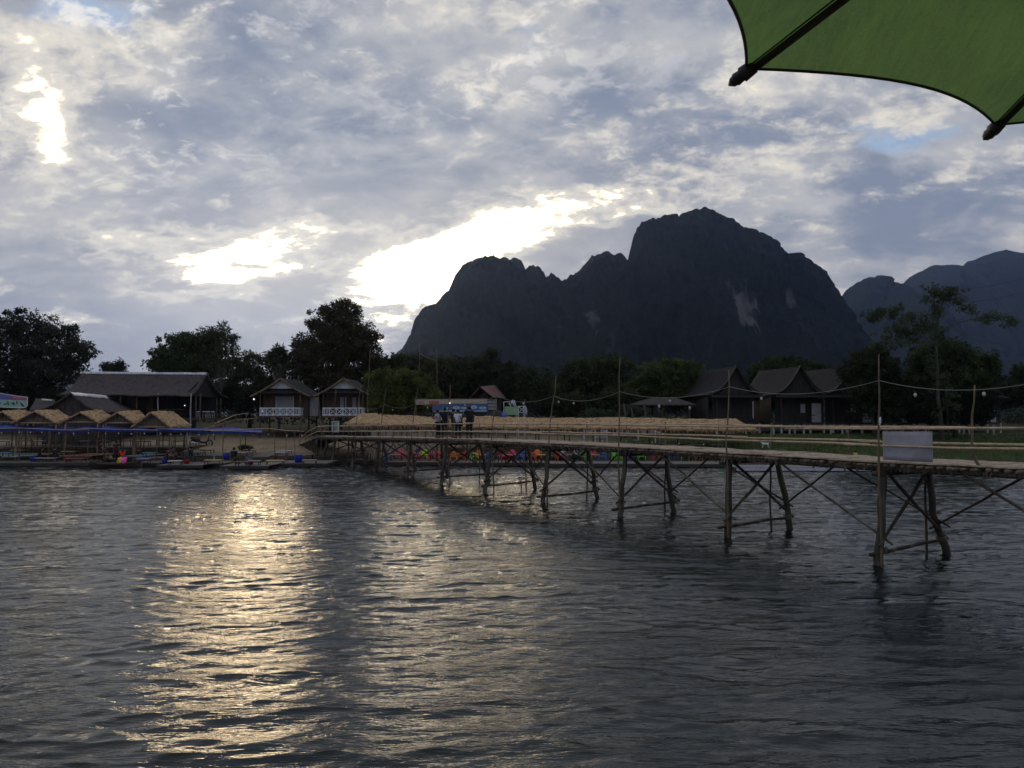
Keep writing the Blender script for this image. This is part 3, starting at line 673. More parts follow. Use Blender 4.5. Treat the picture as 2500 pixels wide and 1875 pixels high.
def tree(name, label, lobes, Y, base, colour, depth=.8, size=.42, clumps=150, per=34, spread=.55, group=None, cat='tree', trunk_r=.25, fork=None, droop=.35, aspect=.42, inner=.35, trunk=True, twigs=26, flat=1.0):
    """lobes: crown masses as (px, py, rx, ry) seen from the river, each a real ellipsoid at distance Y"""
    bx = P(base, 1012, Y).x; bzv = ground_z(bx, Y)
    root = thing(name, label, cat, (bx, Y, bzv), group)
    area = sum(l[2]*l[3] for l in lobes); cs = []; sp = []
    for (px, py, rx, ry) in lobes:
        o = P(px, py, Y); kx = Y/F; k = max(3, int(clumps*1.15*rx*ry/area))
        for _ in range(k):
            v = rng.normal(0, 1, 3); v /= np.linalg.norm(v); rr = (inner+(1-inner)*rng.random()**.55)
            cs.append((o.x+v[0]*rr*rx*kx, o.y+v[1]*rr*rx*kx*depth, max(o.z+v[2]*rr*ry*kx, bzv+.15))); sp.append(spread*rng.uniform(.6, 1.25))
    for _ in range(int(len(cs)*.16)):      # stray sprays breaking the outline
        l = random.choice(lobes); o = P(l[0], l[1], Y); kx = Y/F; v = rng.normal(0, 1, 3); v /= np.linalg.norm(v); rr = rng.uniform(1.0, 1.28)
        if v[2] > -.3: cs.append((o.x+v[0]*rr*l[2]*kx, o.y+v[1]*rr*l[2]*kx*depth, max(o.z+v[2]*rr*l[3]*kx, bzv+.15))); sp.append(spread*rng.uniform(.28, .6))
    V, Q = leaf_cloud(cs, sp, int(per*1.25), size, droop, aspect, flat)
    V[:, 2] = np.maximum(V[:, 2], bzv+.05)
    c = np_mesh('crown', V, Q, M['leaf'], root, loc=root.location); c.color = (*colour, 1)
    if trunk:
        l0 = max(lobes, key=lambda l: l[2]*l[3]); o = P(l0[0], l0[1], Y); zf = fork if fork is not None else bzv+(o.z-bzv)*.55
        top = Vector((bx*.6+o.x*.4, Y, zf)); b = MB()
        b.tube([(bx, Y, bzv-.2), (bx+random.uniform(-.1, .1), Y, bzv+(zf-bzv)*.4), tuple(top)], [trunk_r*1.25, trunk_r*.95, trunk_r*.75], 9)
        for q in random.sample(range(len(cs)), min(twigs, len(cs))):
            b.tube(limb_pts(top-Vector((0, 0, random.uniform(0, (zf-bzv)*.25))), cs[q], .10, 5), [trunk_r*.42, trunk_r*.34, trunk_r*.26, trunk_r*.18, trunk_r*.12, trunk_r*.06], 5, False)
        b.build('trunk', M['bark'], root)
    return root
DK = (.044, .056, .026); MD = (.056, .074, .028); GR = (.065, .095, .028); YG = (.110, .135, .030); BL = (.040, .048, .028)
tree('broadleaf_tree', 'big dark broadleaf tree behind the fruit banner with a ragged spreading crown', [(20, 845, 110, 70), (110, 850, 90, 62), (60, 800, 70, 38), (160, 870, 50, 50), (195, 858, 36, 20), (120, 900, 80, 50), (20, 920, 90, 45), (190, 905, 24, 26), (-70, 860, 90, 80), (165, 820, 30, 22)], 98, 70, BL, clumps=420, per=46, spread=.62, size=.50, trunk_r=.4)
tree('small_tree', 'small twin tufted tree top peeping over the white roof ridge', [(266, 893, 14, 9), (292, 892, 12, 11), (280, 905, 24, 10)], 104, 280, DK, clumps=34, per=40, size=.4, spread=.4, trunk_r=.15)
tree('broadleaf_tree', 'dark spreading tree behind the hall roof with feathery shoots on top', [(450, 870, 62, 52), (410, 880, 40, 32), (385, 890, 18, 14), (480, 850, 40, 40), (510, 900, 50, 50), (440, 835, 28, 22), (520, 840, 22, 40)], 96, 470, MD, clumps=280, per=46, size=.46, spread=.55, trunk_r=.35)
tree('feathery_sapling', 'slim feathery shoots rising beside the dark tree behind the hall', [(500, 815, 12, 16), (525, 810, 9, 14), (547, 800, 8, 14), (553, 830, 10, 18), (565, 845, 12, 12), (570, 830, 8, 12), (540, 860, 18, 20)], 94, 540, MD, clumps=60, per=22, size=.62, aspect=.22, spread=.34, trunk_r=.08)
tree('broadleaf_tree', 'tall domed dark tree standing behind the two stilt bungalows', [(825, 790, 62, 50), (828, 755, 38, 22), (800, 830, 70, 55), (860, 830, 58, 60), (790, 880, 72, 60), (870, 885, 62, 55), (745, 850, 28, 30), (905, 865, 24, 24), (830, 930, 90, 30), (740, 890, 22, 26)], 100, 825, (.062, .053, .028), clumps=520, per=52, size=.44, spread=.52, trunk_r=.5)
tree('bushy_tree', 'low bushy trees mass between the hall and the first bungalow', [(590, 890, 40, 32), (560, 910, 40, 40), (625, 900, 40, 34), (600, 940, 60, 40), (660, 915, 40, 40), (700, 905, 40, 30), (730, 925, 30, 30)], 104, 610, MD, clumps=220, per=44, size=.45, spread=.6, trunk_r=.25)
tree('palm_like_tree', 'spiky palm like tree top beside the domed tree', [(680, 870, 20, 14), (668, 868, 10, 8), (694, 872, 10, 8), (681, 857, 6, 8)], 98, 681, DK, clumps=46, per=26, size=.85, aspect=.16, spread=.35, droop=.1, trunk_r=.12)
tree('leafy_tree', 'bright yellow green leafy tree beside the second bungalow', [(935, 945, 42, 34), (980, 935, 44, 30), (1020, 950, 40, 34), (950, 985, 50, 26), (1000, 990, 60, 24), (905, 925, 16, 12), (1050, 965, 28, 24)], 80, 965, (.10, .115, .032), clumps=260, per=44, size=.36, spread=.42, trunk_r=.16)
tree('broadleaf_tree', 'dark rounded tree rising behind the yellow green tree', [(950, 885, 36, 20), (1000, 890, 44, 24), (920, 900, 30, 22), (1040, 905, 40, 26), (975, 915, 80, 24)], 108, 985, (.056, .060, .028), clumps=170, per=44, size=.5, spread=.6, trunk_r=.3)
tree('broadleaf_tree', 'dull brownish green tree above the blue banner', [(1100, 905, 44, 34), (1140, 895, 34, 28), (1080, 930, 50, 34), (1130, 940, 50, 30), (1060, 900, 30, 24)], 96, 1105, (.075, .076, .038), clumps=200, per=42, size=.44, spread=.5, trunk_r=.25)
tree('slender_tree', 'ragged slender tree with a topmost tuft against the mountain foot', [(1195, 868, 15, 9), (1185, 885, 28, 14), (1180, 910, 34, 22), (1165, 930, 30, 20), (1205, 860, 8, 6)], 94, 1185, DK, clumps=90, per=40, size=.42, spread=.42, trunk_r=.14)
tree('slender_tree', 'dark leaning tree behind the red roof', [(1240, 905, 16, 16), (1248, 893, 10, 7), (1225, 925, 28, 20), (1235, 950, 34, 24), (1220, 900, 14, 8)], 92, 1236, BL, clumps=90, per=40, size=.4, spread=.42, trunk_r=.14)
tree('slender_tree', 'small open crowned tree with a pale forked trunk by the green board', [(1278, 915, 14, 12), (1298, 912, 16, 12), (1290, 935, 30, 20), (1310, 930, 14, 12), (1290, 965, 34, 22)], 88, 1288, DK, clumps=80, per=38, size=.38, spread=.42, trunk_r=.14)
tree('broadleaf_tree', 'wide dark tree behind the tall thin bridge pole', [(1450, 905, 62, 34), (1490, 890, 44, 20), (1420, 930, 56, 36), (1470, 945, 74, 42), (1390, 945, 40, 34), (1500, 925, 36, 30), (1370, 965, 44, 34)], 94, 1450, (.052, .066, .030), clumps=360, per=46, size=.44, spread=.55, trunk_r=.3)
tree('bushy_tree', 'low dark shrubbery below the wide dark tree and beside the pavilion', [(1340, 985, 50, 26), (1400, 990, 50, 26), (1460, 992, 46, 26), (1330, 955, 30, 30), (1510, 975, 40, 34)], 84, 1400, (.046, .056, .026), clumps=220, per=40, size=.38, spread=.48, trunk_r=.14)
tree('broadleaf_tree', 'lighter green spreading tree beside the steep roofed houses', [(1625, 905, 60, 24), (1660, 895, 44, 16), (1600, 930, 56, 28), (1660, 930, 56, 30), (1570, 945, 36, 24), (1640, 955, 70, 20), (1698, 908, 20, 16)], 90, 1610, (.078, .105, .038), clumps=300, per=46, size=.42, spread=.48, trunk_r=.28)
tree('broadleaf_tree', 'low rounded green tree crown showing between two steep roofs', [(1900, 895, 56, 16), (1940, 890, 50, 14), (1870, 915, 40, 24), (1980, 905, 40, 16), (1920, 920, 80, 24)], 104, 1915, (.045, .062, .024), clumps=200, per=44, size=.48, spread=.55, trunk_r=.3)
tree('bushy_tree', 'dense dark tree hiding the third steep roofed house', [(2120, 880, 40, 26), (2095, 905, 40, 34), (2150, 905, 46, 36), (2110, 945, 56, 40), (2170, 950, 50, 40), (2140, 990, 56, 34), (2185, 985, 40, 34), (2150, 862, 22, 10)], 74, 2135, (.044, .056, .026), clumps=320, per=44, size=.34, spread=.42, trunk_r=.2)
tree('broadleaf_tree', 'rounded dark green tree spreading around the tall thin tree trunk', [(2300, 860, 56, 30), (2260, 880, 50, 34), (2350, 880, 50, 34), (2400, 890, 34, 32), (2320, 920, 90, 40), (2250, 930, 40, 36), (2400, 935, 36, 34), (2420, 905, 18, 24)], 72, 2330, (.062, .082, .034), clumps=380, per=44, size=.34, spread=.40, trunk_r=.2)
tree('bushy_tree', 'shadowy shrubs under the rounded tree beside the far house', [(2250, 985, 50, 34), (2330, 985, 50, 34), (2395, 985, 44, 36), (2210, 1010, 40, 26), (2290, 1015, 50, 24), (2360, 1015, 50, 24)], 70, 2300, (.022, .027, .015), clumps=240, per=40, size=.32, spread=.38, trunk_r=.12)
tree('small_tree', 'small dark tree at the edge of the far house roof', [(2500, 905, 24, 14), (2520, 920, 36, 24), (2490, 935, 18, 16), (2540, 900, 30, 30)], 92, 2515, DK, clumps=90, per=40, size=.4, spread=.45, trunk_r=.15)
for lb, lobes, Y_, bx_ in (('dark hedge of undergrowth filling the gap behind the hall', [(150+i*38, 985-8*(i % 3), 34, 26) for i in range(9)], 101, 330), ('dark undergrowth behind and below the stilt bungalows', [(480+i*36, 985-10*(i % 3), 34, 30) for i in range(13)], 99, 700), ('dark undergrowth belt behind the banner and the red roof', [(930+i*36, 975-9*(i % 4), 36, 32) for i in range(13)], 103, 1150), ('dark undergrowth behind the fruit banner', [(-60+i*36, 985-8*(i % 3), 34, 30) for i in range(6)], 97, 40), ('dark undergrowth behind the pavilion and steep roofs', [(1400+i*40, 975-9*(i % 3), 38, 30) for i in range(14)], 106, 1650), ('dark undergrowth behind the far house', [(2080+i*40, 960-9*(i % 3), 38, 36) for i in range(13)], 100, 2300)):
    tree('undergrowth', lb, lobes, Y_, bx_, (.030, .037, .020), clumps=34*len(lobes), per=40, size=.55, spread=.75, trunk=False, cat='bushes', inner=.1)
# the tall thin tree with a bare forked stem and three leaf sprays
Yt = 69.0
tt = thing('tall_thin_tree', 'tall thin tree with bare forked stem and sparse flat leaf sprays', 'tree', (P(2298, 1012, Yt).x, Yt, ground_z(P(2298, 1012, Yt).x, Yt)))
q = lambda x, y: P(x, y, Yt)
b = MB(); gb = Vector(tt.location)-Vector((0, 0, .2))
b.tube([gb, q(2296, 1020), q(2290, 970), q(2288, 900), q(2284, 830), q(2288, 790), q(2297, 760), q(2302, 735), q(2298, 718)], [.24, .20, .17, .13, .10, .085, .06, .045, .02], 9)
b.tube([q(2285, 822), q(2310, 805), q(2345, 786), q(2385, 778), q(2430, 776), q(2470, 784)], [.06, .05, .045, .035, .025, .012], 6)
b.tube([q(2288, 800), q(2255, 782), q(2215, 772), q(2165, 760), q(2118, 770)], [.055, .045, .035, .025, .012], 6)
b.tube([q(2284, 830), q(2240, 820), q(2200, 830), q(2165, 845)], [.05, .04, .03, .012], 6)
b.tube([q(2300, 742), q(2325, 728), q(2345, 740), q(2375, 755)], [.035, .03, .02, .01], 6)
b.tube([gb+Vector((.75, .1, 0)), q(2312, 1000), q(2309, 930)], [.10, .085, .06], 7)
b.build('trunk', M['bark'], tt)
cs = []; sp = []
for (x, y, rx, ry, n) in [(2300, 712, 40, 12, 26), (2275, 725, 22, 14, 14), (2330, 730, 26, 16, 12), (2290, 755, 22, 20, 12), (2370, 752, 26, 10, 8), (2130, 768, 26, 12, 18), (2170, 760, 34, 14, 20), (2200, 790, 34, 22, 22), (2240, 800, 26, 16, 14), (2275, 790, 20, 24, 18), (2180, 835, 36, 16, 18), (2150, 845, 20, 10, 8), (2225, 828, 26, 10, 10), (2420, 776, 34, 8, 16), (2470, 784, 20, 9, 10), (2285, 815, 20, 12, 8), (2312, 975, 22, 30, 22), (2330, 1000, 20, 24, 14), (2290, 930, 26, 40, 16), (2275, 880, 24, 34, 14), (2285, 1010, 16, 20, 10), (2225, 770, 30, 14, 12), (2190, 808, 34, 14, 14)]:
    o = q(x, y)
    for _ in range(n):
        v = rng.normal(0, .55, 3); cs.append((o.x+v[0]*rx*Yt/F, o.y+v[1]*.8, o.z+v[2]*ry*Yt/F)); sp.append(.20)
V, Q = leaf_cloud(cs, sp, 26, .30, .6, .44, 1.1)
c = np_mesh('crown', V, Q, M['leaf'], tt, loc=tt.location); c.color = (.070, .090, .045, 1)
# far wood along the plain, one mass
cs = []; sp = []
for k in range(900):
    x = rng.uniform(-170, 200); y = rng.uniform(125, 170); z = 2.2+rng.random()**1.5*(6.5+2.5*math.sin(x*.11)+2*math.sin(x*.041+1)); cs.append((x, y, z)); sp.append(1.1)
V, Q = leaf_cloud(cs, sp, 26, .95, .3, .5)
fw = np_mesh('far_wood', V, Q, M['leaf']); fw.color = (.030, .038, .020, 1); fw['kind'] = 'stuff'; tag(fw, 'low dark belt of far trees along the plain below the mountains')
# grass on the right bank
n = 26000; gx = rng.uniform(9, 62, n); gy = np.interp(gx, SH_X, SH_Y)+rng.uniform(1.2, 20, n)
keep = rng.random(n) < np.clip((gx-9)/7, .1, 1); gx = gx[keep]; gy = gy[keep]; n = len(gx); z0 = gz(gx, gy)-.05
hh = rng.uniform(.10, .34, n)*(.6+.8*vnoise(gx*.6, gy*.6, 2)); ang = rng.uniform(0, math.pi, n); lw = .035
dx, dy = np.cos(ang)*lw, np.sin(ang)*lw; bx = rng.normal(0, .09, n); by = rng.normal(0, .09, n)
V = np.stack([np.stack([gx-dx, gy-dy, z0], 1), np.stack([gx+dx, gy+dy, z0], 1), np.stack([gx+bx, gy+by, z0+hh], 1)], 1).reshape(-1, 3)
gr = np_mesh('grass', V, np.arange(n*3).reshape(n, 3), M['leaf'], tri=True); gr.color = (.080, .110, .038, 1); gr['kind'] = 'stuff'; tag(gr, 'short green grass on the sloping far river bank')
# ------------------------------------------------------------------ buildings
random.seed(21)
def planks(mb, A, B, C, D, n, th, gap=.012):
    """boards laid between edge A-B and edge D-C"""
    A, B, C, D = map(Vector, (A, B, C, D))
    for i in range(n):
        u0, u1 = i/n, (i+1)/n-gap
        mb.slab(A.lerp(B, u0), A.lerp(B, u1), D.lerp(C, u1), D.lerp(C, u0), th, 1, 1, .002, smooth=False)
def straw_fringe(mb, A, B, n, l0, l1, out):
    A, B = Vector(A), Vector(B)
    for i in range(n):
        p = A.lerp(B, random.random())+Vector(out)*random.uniform(-.06, .05); mb.bar(p, p+Vector((random.uniform(-.05, .05), out[1]*random.uniform(0, .06), -random.uniform(l0, l1))), .035, .012)
# big thatched hall
def hall():
    x0, x1, yf, yr, yb = -48.0, -34.2, 81.5, 87.0, 92.5; zr, ze, fl = 8.75, 6.05, 3.55
    t = thing('thatched_hall', 'large open sided hall with steep dark thatch and white ridge strip on stilts', 'building', ((x0+x1)/2, yf, 2.0))
    r = MB(); sg = lambda u, v: -.55*math.sin(math.pi*v)+.05*math.sin(u*17)*v
    r.slab((x0-.6, yr, zr), (x1-.3, yr, zr-.12), (x1+.15, yf-.6, ze-.1), (x0+.2, yf-.6, ze), .16, 40, 12, .03, sg, .10)
    r.slab((x0-.6, yr+.02, zr), (x1-.3, yr+.02, zr-.12), (x1+.15, yb, ze), (x0+.2, yb, ze), .16, 30, 8, .03, sg, .10)
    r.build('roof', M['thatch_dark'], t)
    k = MB(); k.slab((x0-.7, yr-.25, zr+.03), (x1-.25, yr-.25, zr-.09), (x1-.25, yr-.36, zr-.34), (x0-.7, yr-.36, zr-.22), .03, 24, 1, .01); k.slab((x0-.7, yr-.25, zr+.04), (x1-.25, yr-.25, zr-.08), (x1-.25, yr+.3, zr-.2), (x0-.7, yr+.3, zr-.1), .03, 24, 1, .01); k.build('ridge_strip', M['metal'], t)
    k = MB(); k.add([(x1-.6, yf+.4, ze-.1), (x1-.6, yb-.4, ze-.1), (x1-.6, yr, zr-.5)], [(0, 1, 2)]); k.add([(x1-.68, yf+.4, ze-.1), (x1-.68, yb-.4, ze-.1), (x1-.68, yr, zr-.5)], [(2, 1, 0)]); k.build('gable_panel', M['wood_black'], t)
    k = MB(); k.box(((x0+x1)/2, (yf+yb)/2, fl-.1), (x1-x0-.4, yb-yf-1, .2)); k.build('floor', M['wood'], t)
    k = MB(); k.box(((x0+x1)/2, yb-2.2, (fl+ze)/2), (x1-x0-1.2, .12, ze-fl)); k.box((x0+3.2, yf+3.6, (fl+ze)/2), (4.6, .12, ze-fl)); k.build('wall', M['wood_black'], t)
    for px, w in ((332, 1.0), (348, .8), (362, .9)):
        c = P(px, 995, yf+3.4); k = MB(); k.box((c.x, yf+3.5, fl+1.15), (w, .08, 2.1)); k.build('door_panel', M['wood'], t)
    for px in (294, 333, 385, 466, 489):
        c = P(px, 1000, yf-.1); k = MB(); k.log((c.x, yf-.1, ground_z(c.x, yf)-.2), (c.x, yf-.1, ze+.1), .075, .065, 8, .02, 5); k.build('post', M['concrete'] if px in (385, 466) else M['log'], t)
    for x in (x0+1, x0+5, x1-4, x1-.7):
        for y in (yf+3.5, yb-1.5):
            k = MB(); k.tube([(x, y, 1.7), (x, y, ze)], .09, 8); k.build('post', M['log'], t)
    k = MB(); k.bar((x1-4.5, yf, fl+.9), (x1-.5, yf, fl+.9), .06, .06); k.bar((x1-4.5, yf, fl+.45), (x1-.5, yf, fl+.45), .05, .05); k.build('balcony_rail', M['wood'], t)
    k = MB()
    for i in range(10): k.box((x1-4.4+i*.42, yf+.5, (fl+2.1)/2-.1), (.36, .05, fl-2.2))
    k.build('skirting', M['wood_black'], t)
    return fl
HF = hall()
# lower thatched house in front with white strip
t = thing('thatched_house', 'low thatched house with gable end and torn white ridge strip before the hall', 'building', (-40.5, 72, 1.5))
f, b = P(172, 958, 70.5), P(272, 968, 83); el, er = P(82, 1006, 70.5), P(243, 1006, 70.5); br = P(352, 1006, 83); bl = Vector((2*b.x-br.x, 83, br.z))
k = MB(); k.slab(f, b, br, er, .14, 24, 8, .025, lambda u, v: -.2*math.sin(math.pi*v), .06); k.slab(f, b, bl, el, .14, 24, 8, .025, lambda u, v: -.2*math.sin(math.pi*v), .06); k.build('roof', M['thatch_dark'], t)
k = MB(); k.slab(f+Vector((.05, -.1, .05)), b+Vector((.05, 0, .06)), b+Vector((.42, 0, -.25)), f+Vector((.42, -.1, -.27)), .02, 26, 1, .02, rag=.06); k.build('ridge_strip', M['metal'], t)
k = MB(); k.add([f+Vector((0, .5, -.25)), el+Vector((.5, .5, 0)), er+Vector((-.5, .5, 0)), Vector((er.x-.5, er.y+.5, 1.2)), Vector((el.x+.5, el.y+.5, 1.2))], [(0, 1, 4, 3, 2)]); k.build('gable_wall', M['thatch_dark'], t)
k = MB(); k.add([er+Vector((-.5, .5, 0)), br+Vector((-.5, -.4, 0)), Vector((br.x-.5, br.y-.4, 1.6)), Vector((er.x-.5, er.y+.5, 1.2))], [(0, 1, 2, 3)]); k.build('side_wall', M['wood_black'], t)
for i in range(3):
    q = er.lerp(br, i/2); k = MB(); k.tube([(q.x-.3, q.y+.2, 1.0), (q.x-.3, q.y+.2, q.z)], .07, 7); k.build('post', M['log'], t)
# dark shed roof beyond it
t = thing('shed', 'small dark roofed shed beside the fruit banner', 'shed', (P(110, 1000, 80).x, 80, 2))
a, b_, c, d = P(88, 972, 84), P(134, 975, 84), P(140, 1004, 79), P(70, 1004, 79)
k = MB(); k.slab(a, b_, c, d, .12, 10, 5, .02); k.build('roof', M['thatch_dark'], t)
k = MB(); k.box(((c.x+d.x)/2, 81, 3), (abs(c.x-d.x)-.6, 3, 2.4)); k.build('wall', M['wood_black'], t)
k = MB(); k.slab(P(102, 973, 82.6), P(128, 976, 82.6), P(126, 978, 82.3), P(101, 976, 82.3), .03, 4, 1, .01); k.build('ridge_strip', M['metal'], t)
# stools on the hall balcony
def low_table(label, loc, colour, w=.72, dpt=.5, h=.30, rz=0.0, name='low_table', cat='table', group=None):
    t = thing(name, label, cat, loc, group, rz); L = Vector(loc)
    k = MB(); k.box((0, 0, h-.02), (w, dpt, .04)); o = k.build('tabletop', M['any']); o.parent = t; o.color = (*colour, 1)
    k = MB()
    for y in (-1, 1): k.box((0, y*(dpt/2-.03), h-.065), (w-.08, .025, .05))
    o = k.build('apron', M['wood']); o.parent = t
    for x in (-1, 1):
        for y in (-1, 1):
            k = MB(); k.bar((x*(w/2-.04), y*(dpt/2-.04), 0), (x*(w/2-.05), y*(dpt/2-.05), h-.04), .05, .05); o = k.build('leg', M['wood']); o.parent = t
    return t
def make_stool(label, loc):
    t = thing('bar_stool', label, 'stool', loc, 'white bar stools on the hall balcony'); k = MB(); k.tube([(0, 0, .68), (0, 0, .74)], [.20, .19], 12); o = k.build('seat', M['white']); o.parent = t
    for i in range(4):
        a = math.pi/4+i*math.pi/2; k = MB(); k.bar((.14*math.cos(a), .14*math.sin(a), .68), (.22*math.cos(a), .22*math.sin(a), 0), .03, .03); o = k.build('leg', M['pale']); o.parent = t
    k = MB(); k.tube([(.19*math.cos(x*.785), .19*math.sin(x*.785), .26) for x in range(9)], .012, 5); o = k.build('foot_ring', M['pale']); o.parent = t
    return t
for i, (px, lb) in enumerate([(484, 'white bar stool on the hall balcony, nearest the corner post'), (497, 'white bar stool on the hall balcony, second from the corner post'), (508, 'white bar stool on the hall balcony, third from the corner post'), (518, 'white bar stool on the hall balcony, farthest from the corner post')]):
    c = P(px, 1010, 83.2)
    if i == 0: st0 = make_stool(lb, (c.x, 83.2, HF))
    else: copy_tree(st0, (c.x, 83.2+.15*(i % 2), HF), i*.4, label=lb)
# ramp up to the hall
t = thing('wooden_ramp', 'sloping plank ramp with handrail leading up beside the hall', 'ramp', (P(500, 1048, 77).x, 77, 2))
a0, a1 = P(497, 1046, 76.5), P(580, 1022, 80.5)
k = MB(); planks(k, a0, a1, a1+Vector((.5, 1.3, 0)), a0+Vector((.5, 1.3, 0)), 26, .05); k.build('walkway', M['mat'], t)
for dz in (.8,):
    k = MB(); k.tube([P(524, 1034, 76.8), P(575, 1013, 79.8), P(608, 1008, 82)], .04, 6); k.build('handrail', M['bamboo'], t)
for px, py in ((524, 1036), (550, 1025), (576, 1014)):
    q = P(px, py, 76.8+(px-524)*.058); k = MB(); k.tube([(q.x, q.y, ground_z(q.x, q.y)-.1), q], .05, 6); k.build('post', M['log'], t)
k = MB(); k.tube([P(575, 1026, 79.8), P(630, 1020, 79.5), P(676, 1013, 79.2)], .03, 6); k.build('walkway_rail', M['bamboo'], t)
# stilt bungalows
def bungalow(label, loc):
    t = thing('stilt_bungalow', label, 'building', loc, 'stilt bungalows by the river'); W = 2.75; FL = 2.15; ZE = 4.55; ZA = 6.05
    def part(k, n, m):
        o = k.build(n, m); o.parent = t; return o
    k = MB()
    for sx in (-1, 1): k.slab((0, -.9, ZA), (0, 6.4, ZA), (sx*(W+.35), 6.4, ZE-.35), (sx*(W+.35), -.9, ZE-.35), .10, 14, 8, .012, lambda u, v: -.16*math.sin(math.pi*v), .02)
    part(k, 'roof', M['tile'])
    k = MB()
    for sx in (-1, 1): k.slab((0, -.99, ZA+.05), (0, -.91, ZA+.05), (sx*(W+.4), -.91, ZE-.35), (sx*(W+.4), -.99, ZE-.35), .20, 1, 8, 0, lambda u, v: -.16*math.sin(math.pi*v))
    part(k, 'bargeboard', M['bamboo_dark'])
    k = MB(); k.add([(-1.42, -.3, ZE+.42), (1.42, -.3, ZE+.42), (0, -.3, ZA-.18)], [(0, 1, 2)]); k.add([(-1.42, -.2, ZE+.42), (1.42, -.2, ZE+.42), (0, -.2, ZA-.18)], [(2, 1, 0)]); part(k, 'gable_panel', M['white'])
    k = MB(); k.slab((-2.0, -.25, ZE+.40), (2.0, -.25, ZE+.40), (2.3, -1.1, ZE-.06), (-2.3, -1.1, ZE-.06), .06, 14, 4, .008); part(k, 'porch_roof', M['tile'])
    k = MB(); k.box((0, 1.2, (FL+ZE)/2+.05), (4.6, .12, ZE-FL+.2)); k.box((-2.3, 3.6, (FL+ZE)/2), (.12, 5, ZE-FL)); k.box((2.3, 3.6, (FL+ZE)/2), (.12, 5, ZE-FL)); part(k, 'wall', M['wood'])
    k = MB(); k.box((0, 2.6, FL-.09), (4.8, 7.2, .18)); part(k, 'floor', M['wood'])
    k = MB()
    for x in (-2.05, -1.38, 0.0, 1.38, 2.05, -.7, .7): k.box((x, -.92, FL+.40), (.07, .06, .80))
    k.box((0, -.92, FL+.79), (4.2, .075, .09)); k.box((0, -.92, FL+.08), (4.2, .075, .09))
    for x in (-1.04, -.35, .35, 1.04):
        for s_ in (-1, 1): k.bar((x-.31*s_, -.92, FL+.13), (x+.31*s_, -.92, FL+.74), .05, .05)
    for x in (-1.9, -1.72, -1.55, 1.55, 1.72, 1.9): k.box((x, -.92, FL+.42), (.05, .05, .7))
    for y in (-.5, .0): k.box((2.06, y, FL+.42), (.05, .06, .76))
    k.box((2.06, -.2, FL+.79), (.07, 1.4, .08)); part(k, 'balustrade', M['white'])
    for x in (-2.1, 2.1):
        for y in (-.75, 2.4, 5.6): k = MB(); k.tube([(x, y, -.3), (x, y, FL)], .10, 8); part(k, 'stilt', M['log'])
    for x in (-2.05, 2.05): k = MB(); k.bar((x, -.85, FL), (x, -.85, ZE+.05), .09, .09); part(k, 'porch_post', M['wood'])
    for s_ in (-1, 1): k = MB(); k.bar((-.85*s_, -.78+.06*s_, .1), (.85*s_, -.78+.06*s_, FL-.1), .09, .05); part(k, 'cross_brace', M['log'])
    return t
P1 = P(690, 1012, 80); g1 = ground_z(P1.x, 80)
b1 = bungalow('stilt bungalow with a wide pale curtained door behind its white balustrade', (P1.x, 80, g1))
P2 = P(842, 1012, 80)
b2 = copy_tree(b1, (P2.x, 80, g1), label='stilt bungalow with narrow white framed doors, beside the yellow green tree')
def add_local(root, name, m, c, d): k = MB(); k.box(c, d); o = k.build(name, m); o.parent = root; return o
cu = mat('pale_curtain', (.34, .35, .38), .9, .2, 6, (8, 1, .3), .02, 6)
add_local(b1, 'curtained_door', cu, (-.10, 1.08, 3.2), (1.75, .08, 1.95)); add_local(b1, 'door_frame', M['white'], (-1.02, 1.06, 3.2), (.06, .1, 2.0)); add_local(b1, 'door_frame', M['white'], (.80, 1.06, 3.2), (.06, .1, 2.0))
add_local(b1, 'side_panel', M['pale'], (2.85, 1.6, 3.1), (.9, .08, 2.0)).parent = b1
for x in (-.55, .75): add_local(b2, 'door_panel', cu, (x, 1.08, 3.15), (.38, .08, 1.9))
for x in (-.15, 1.25): add_local(b2, 'door_frame', M['white'], (x, 1.06, 3.15), (.06, .1, 1.95))
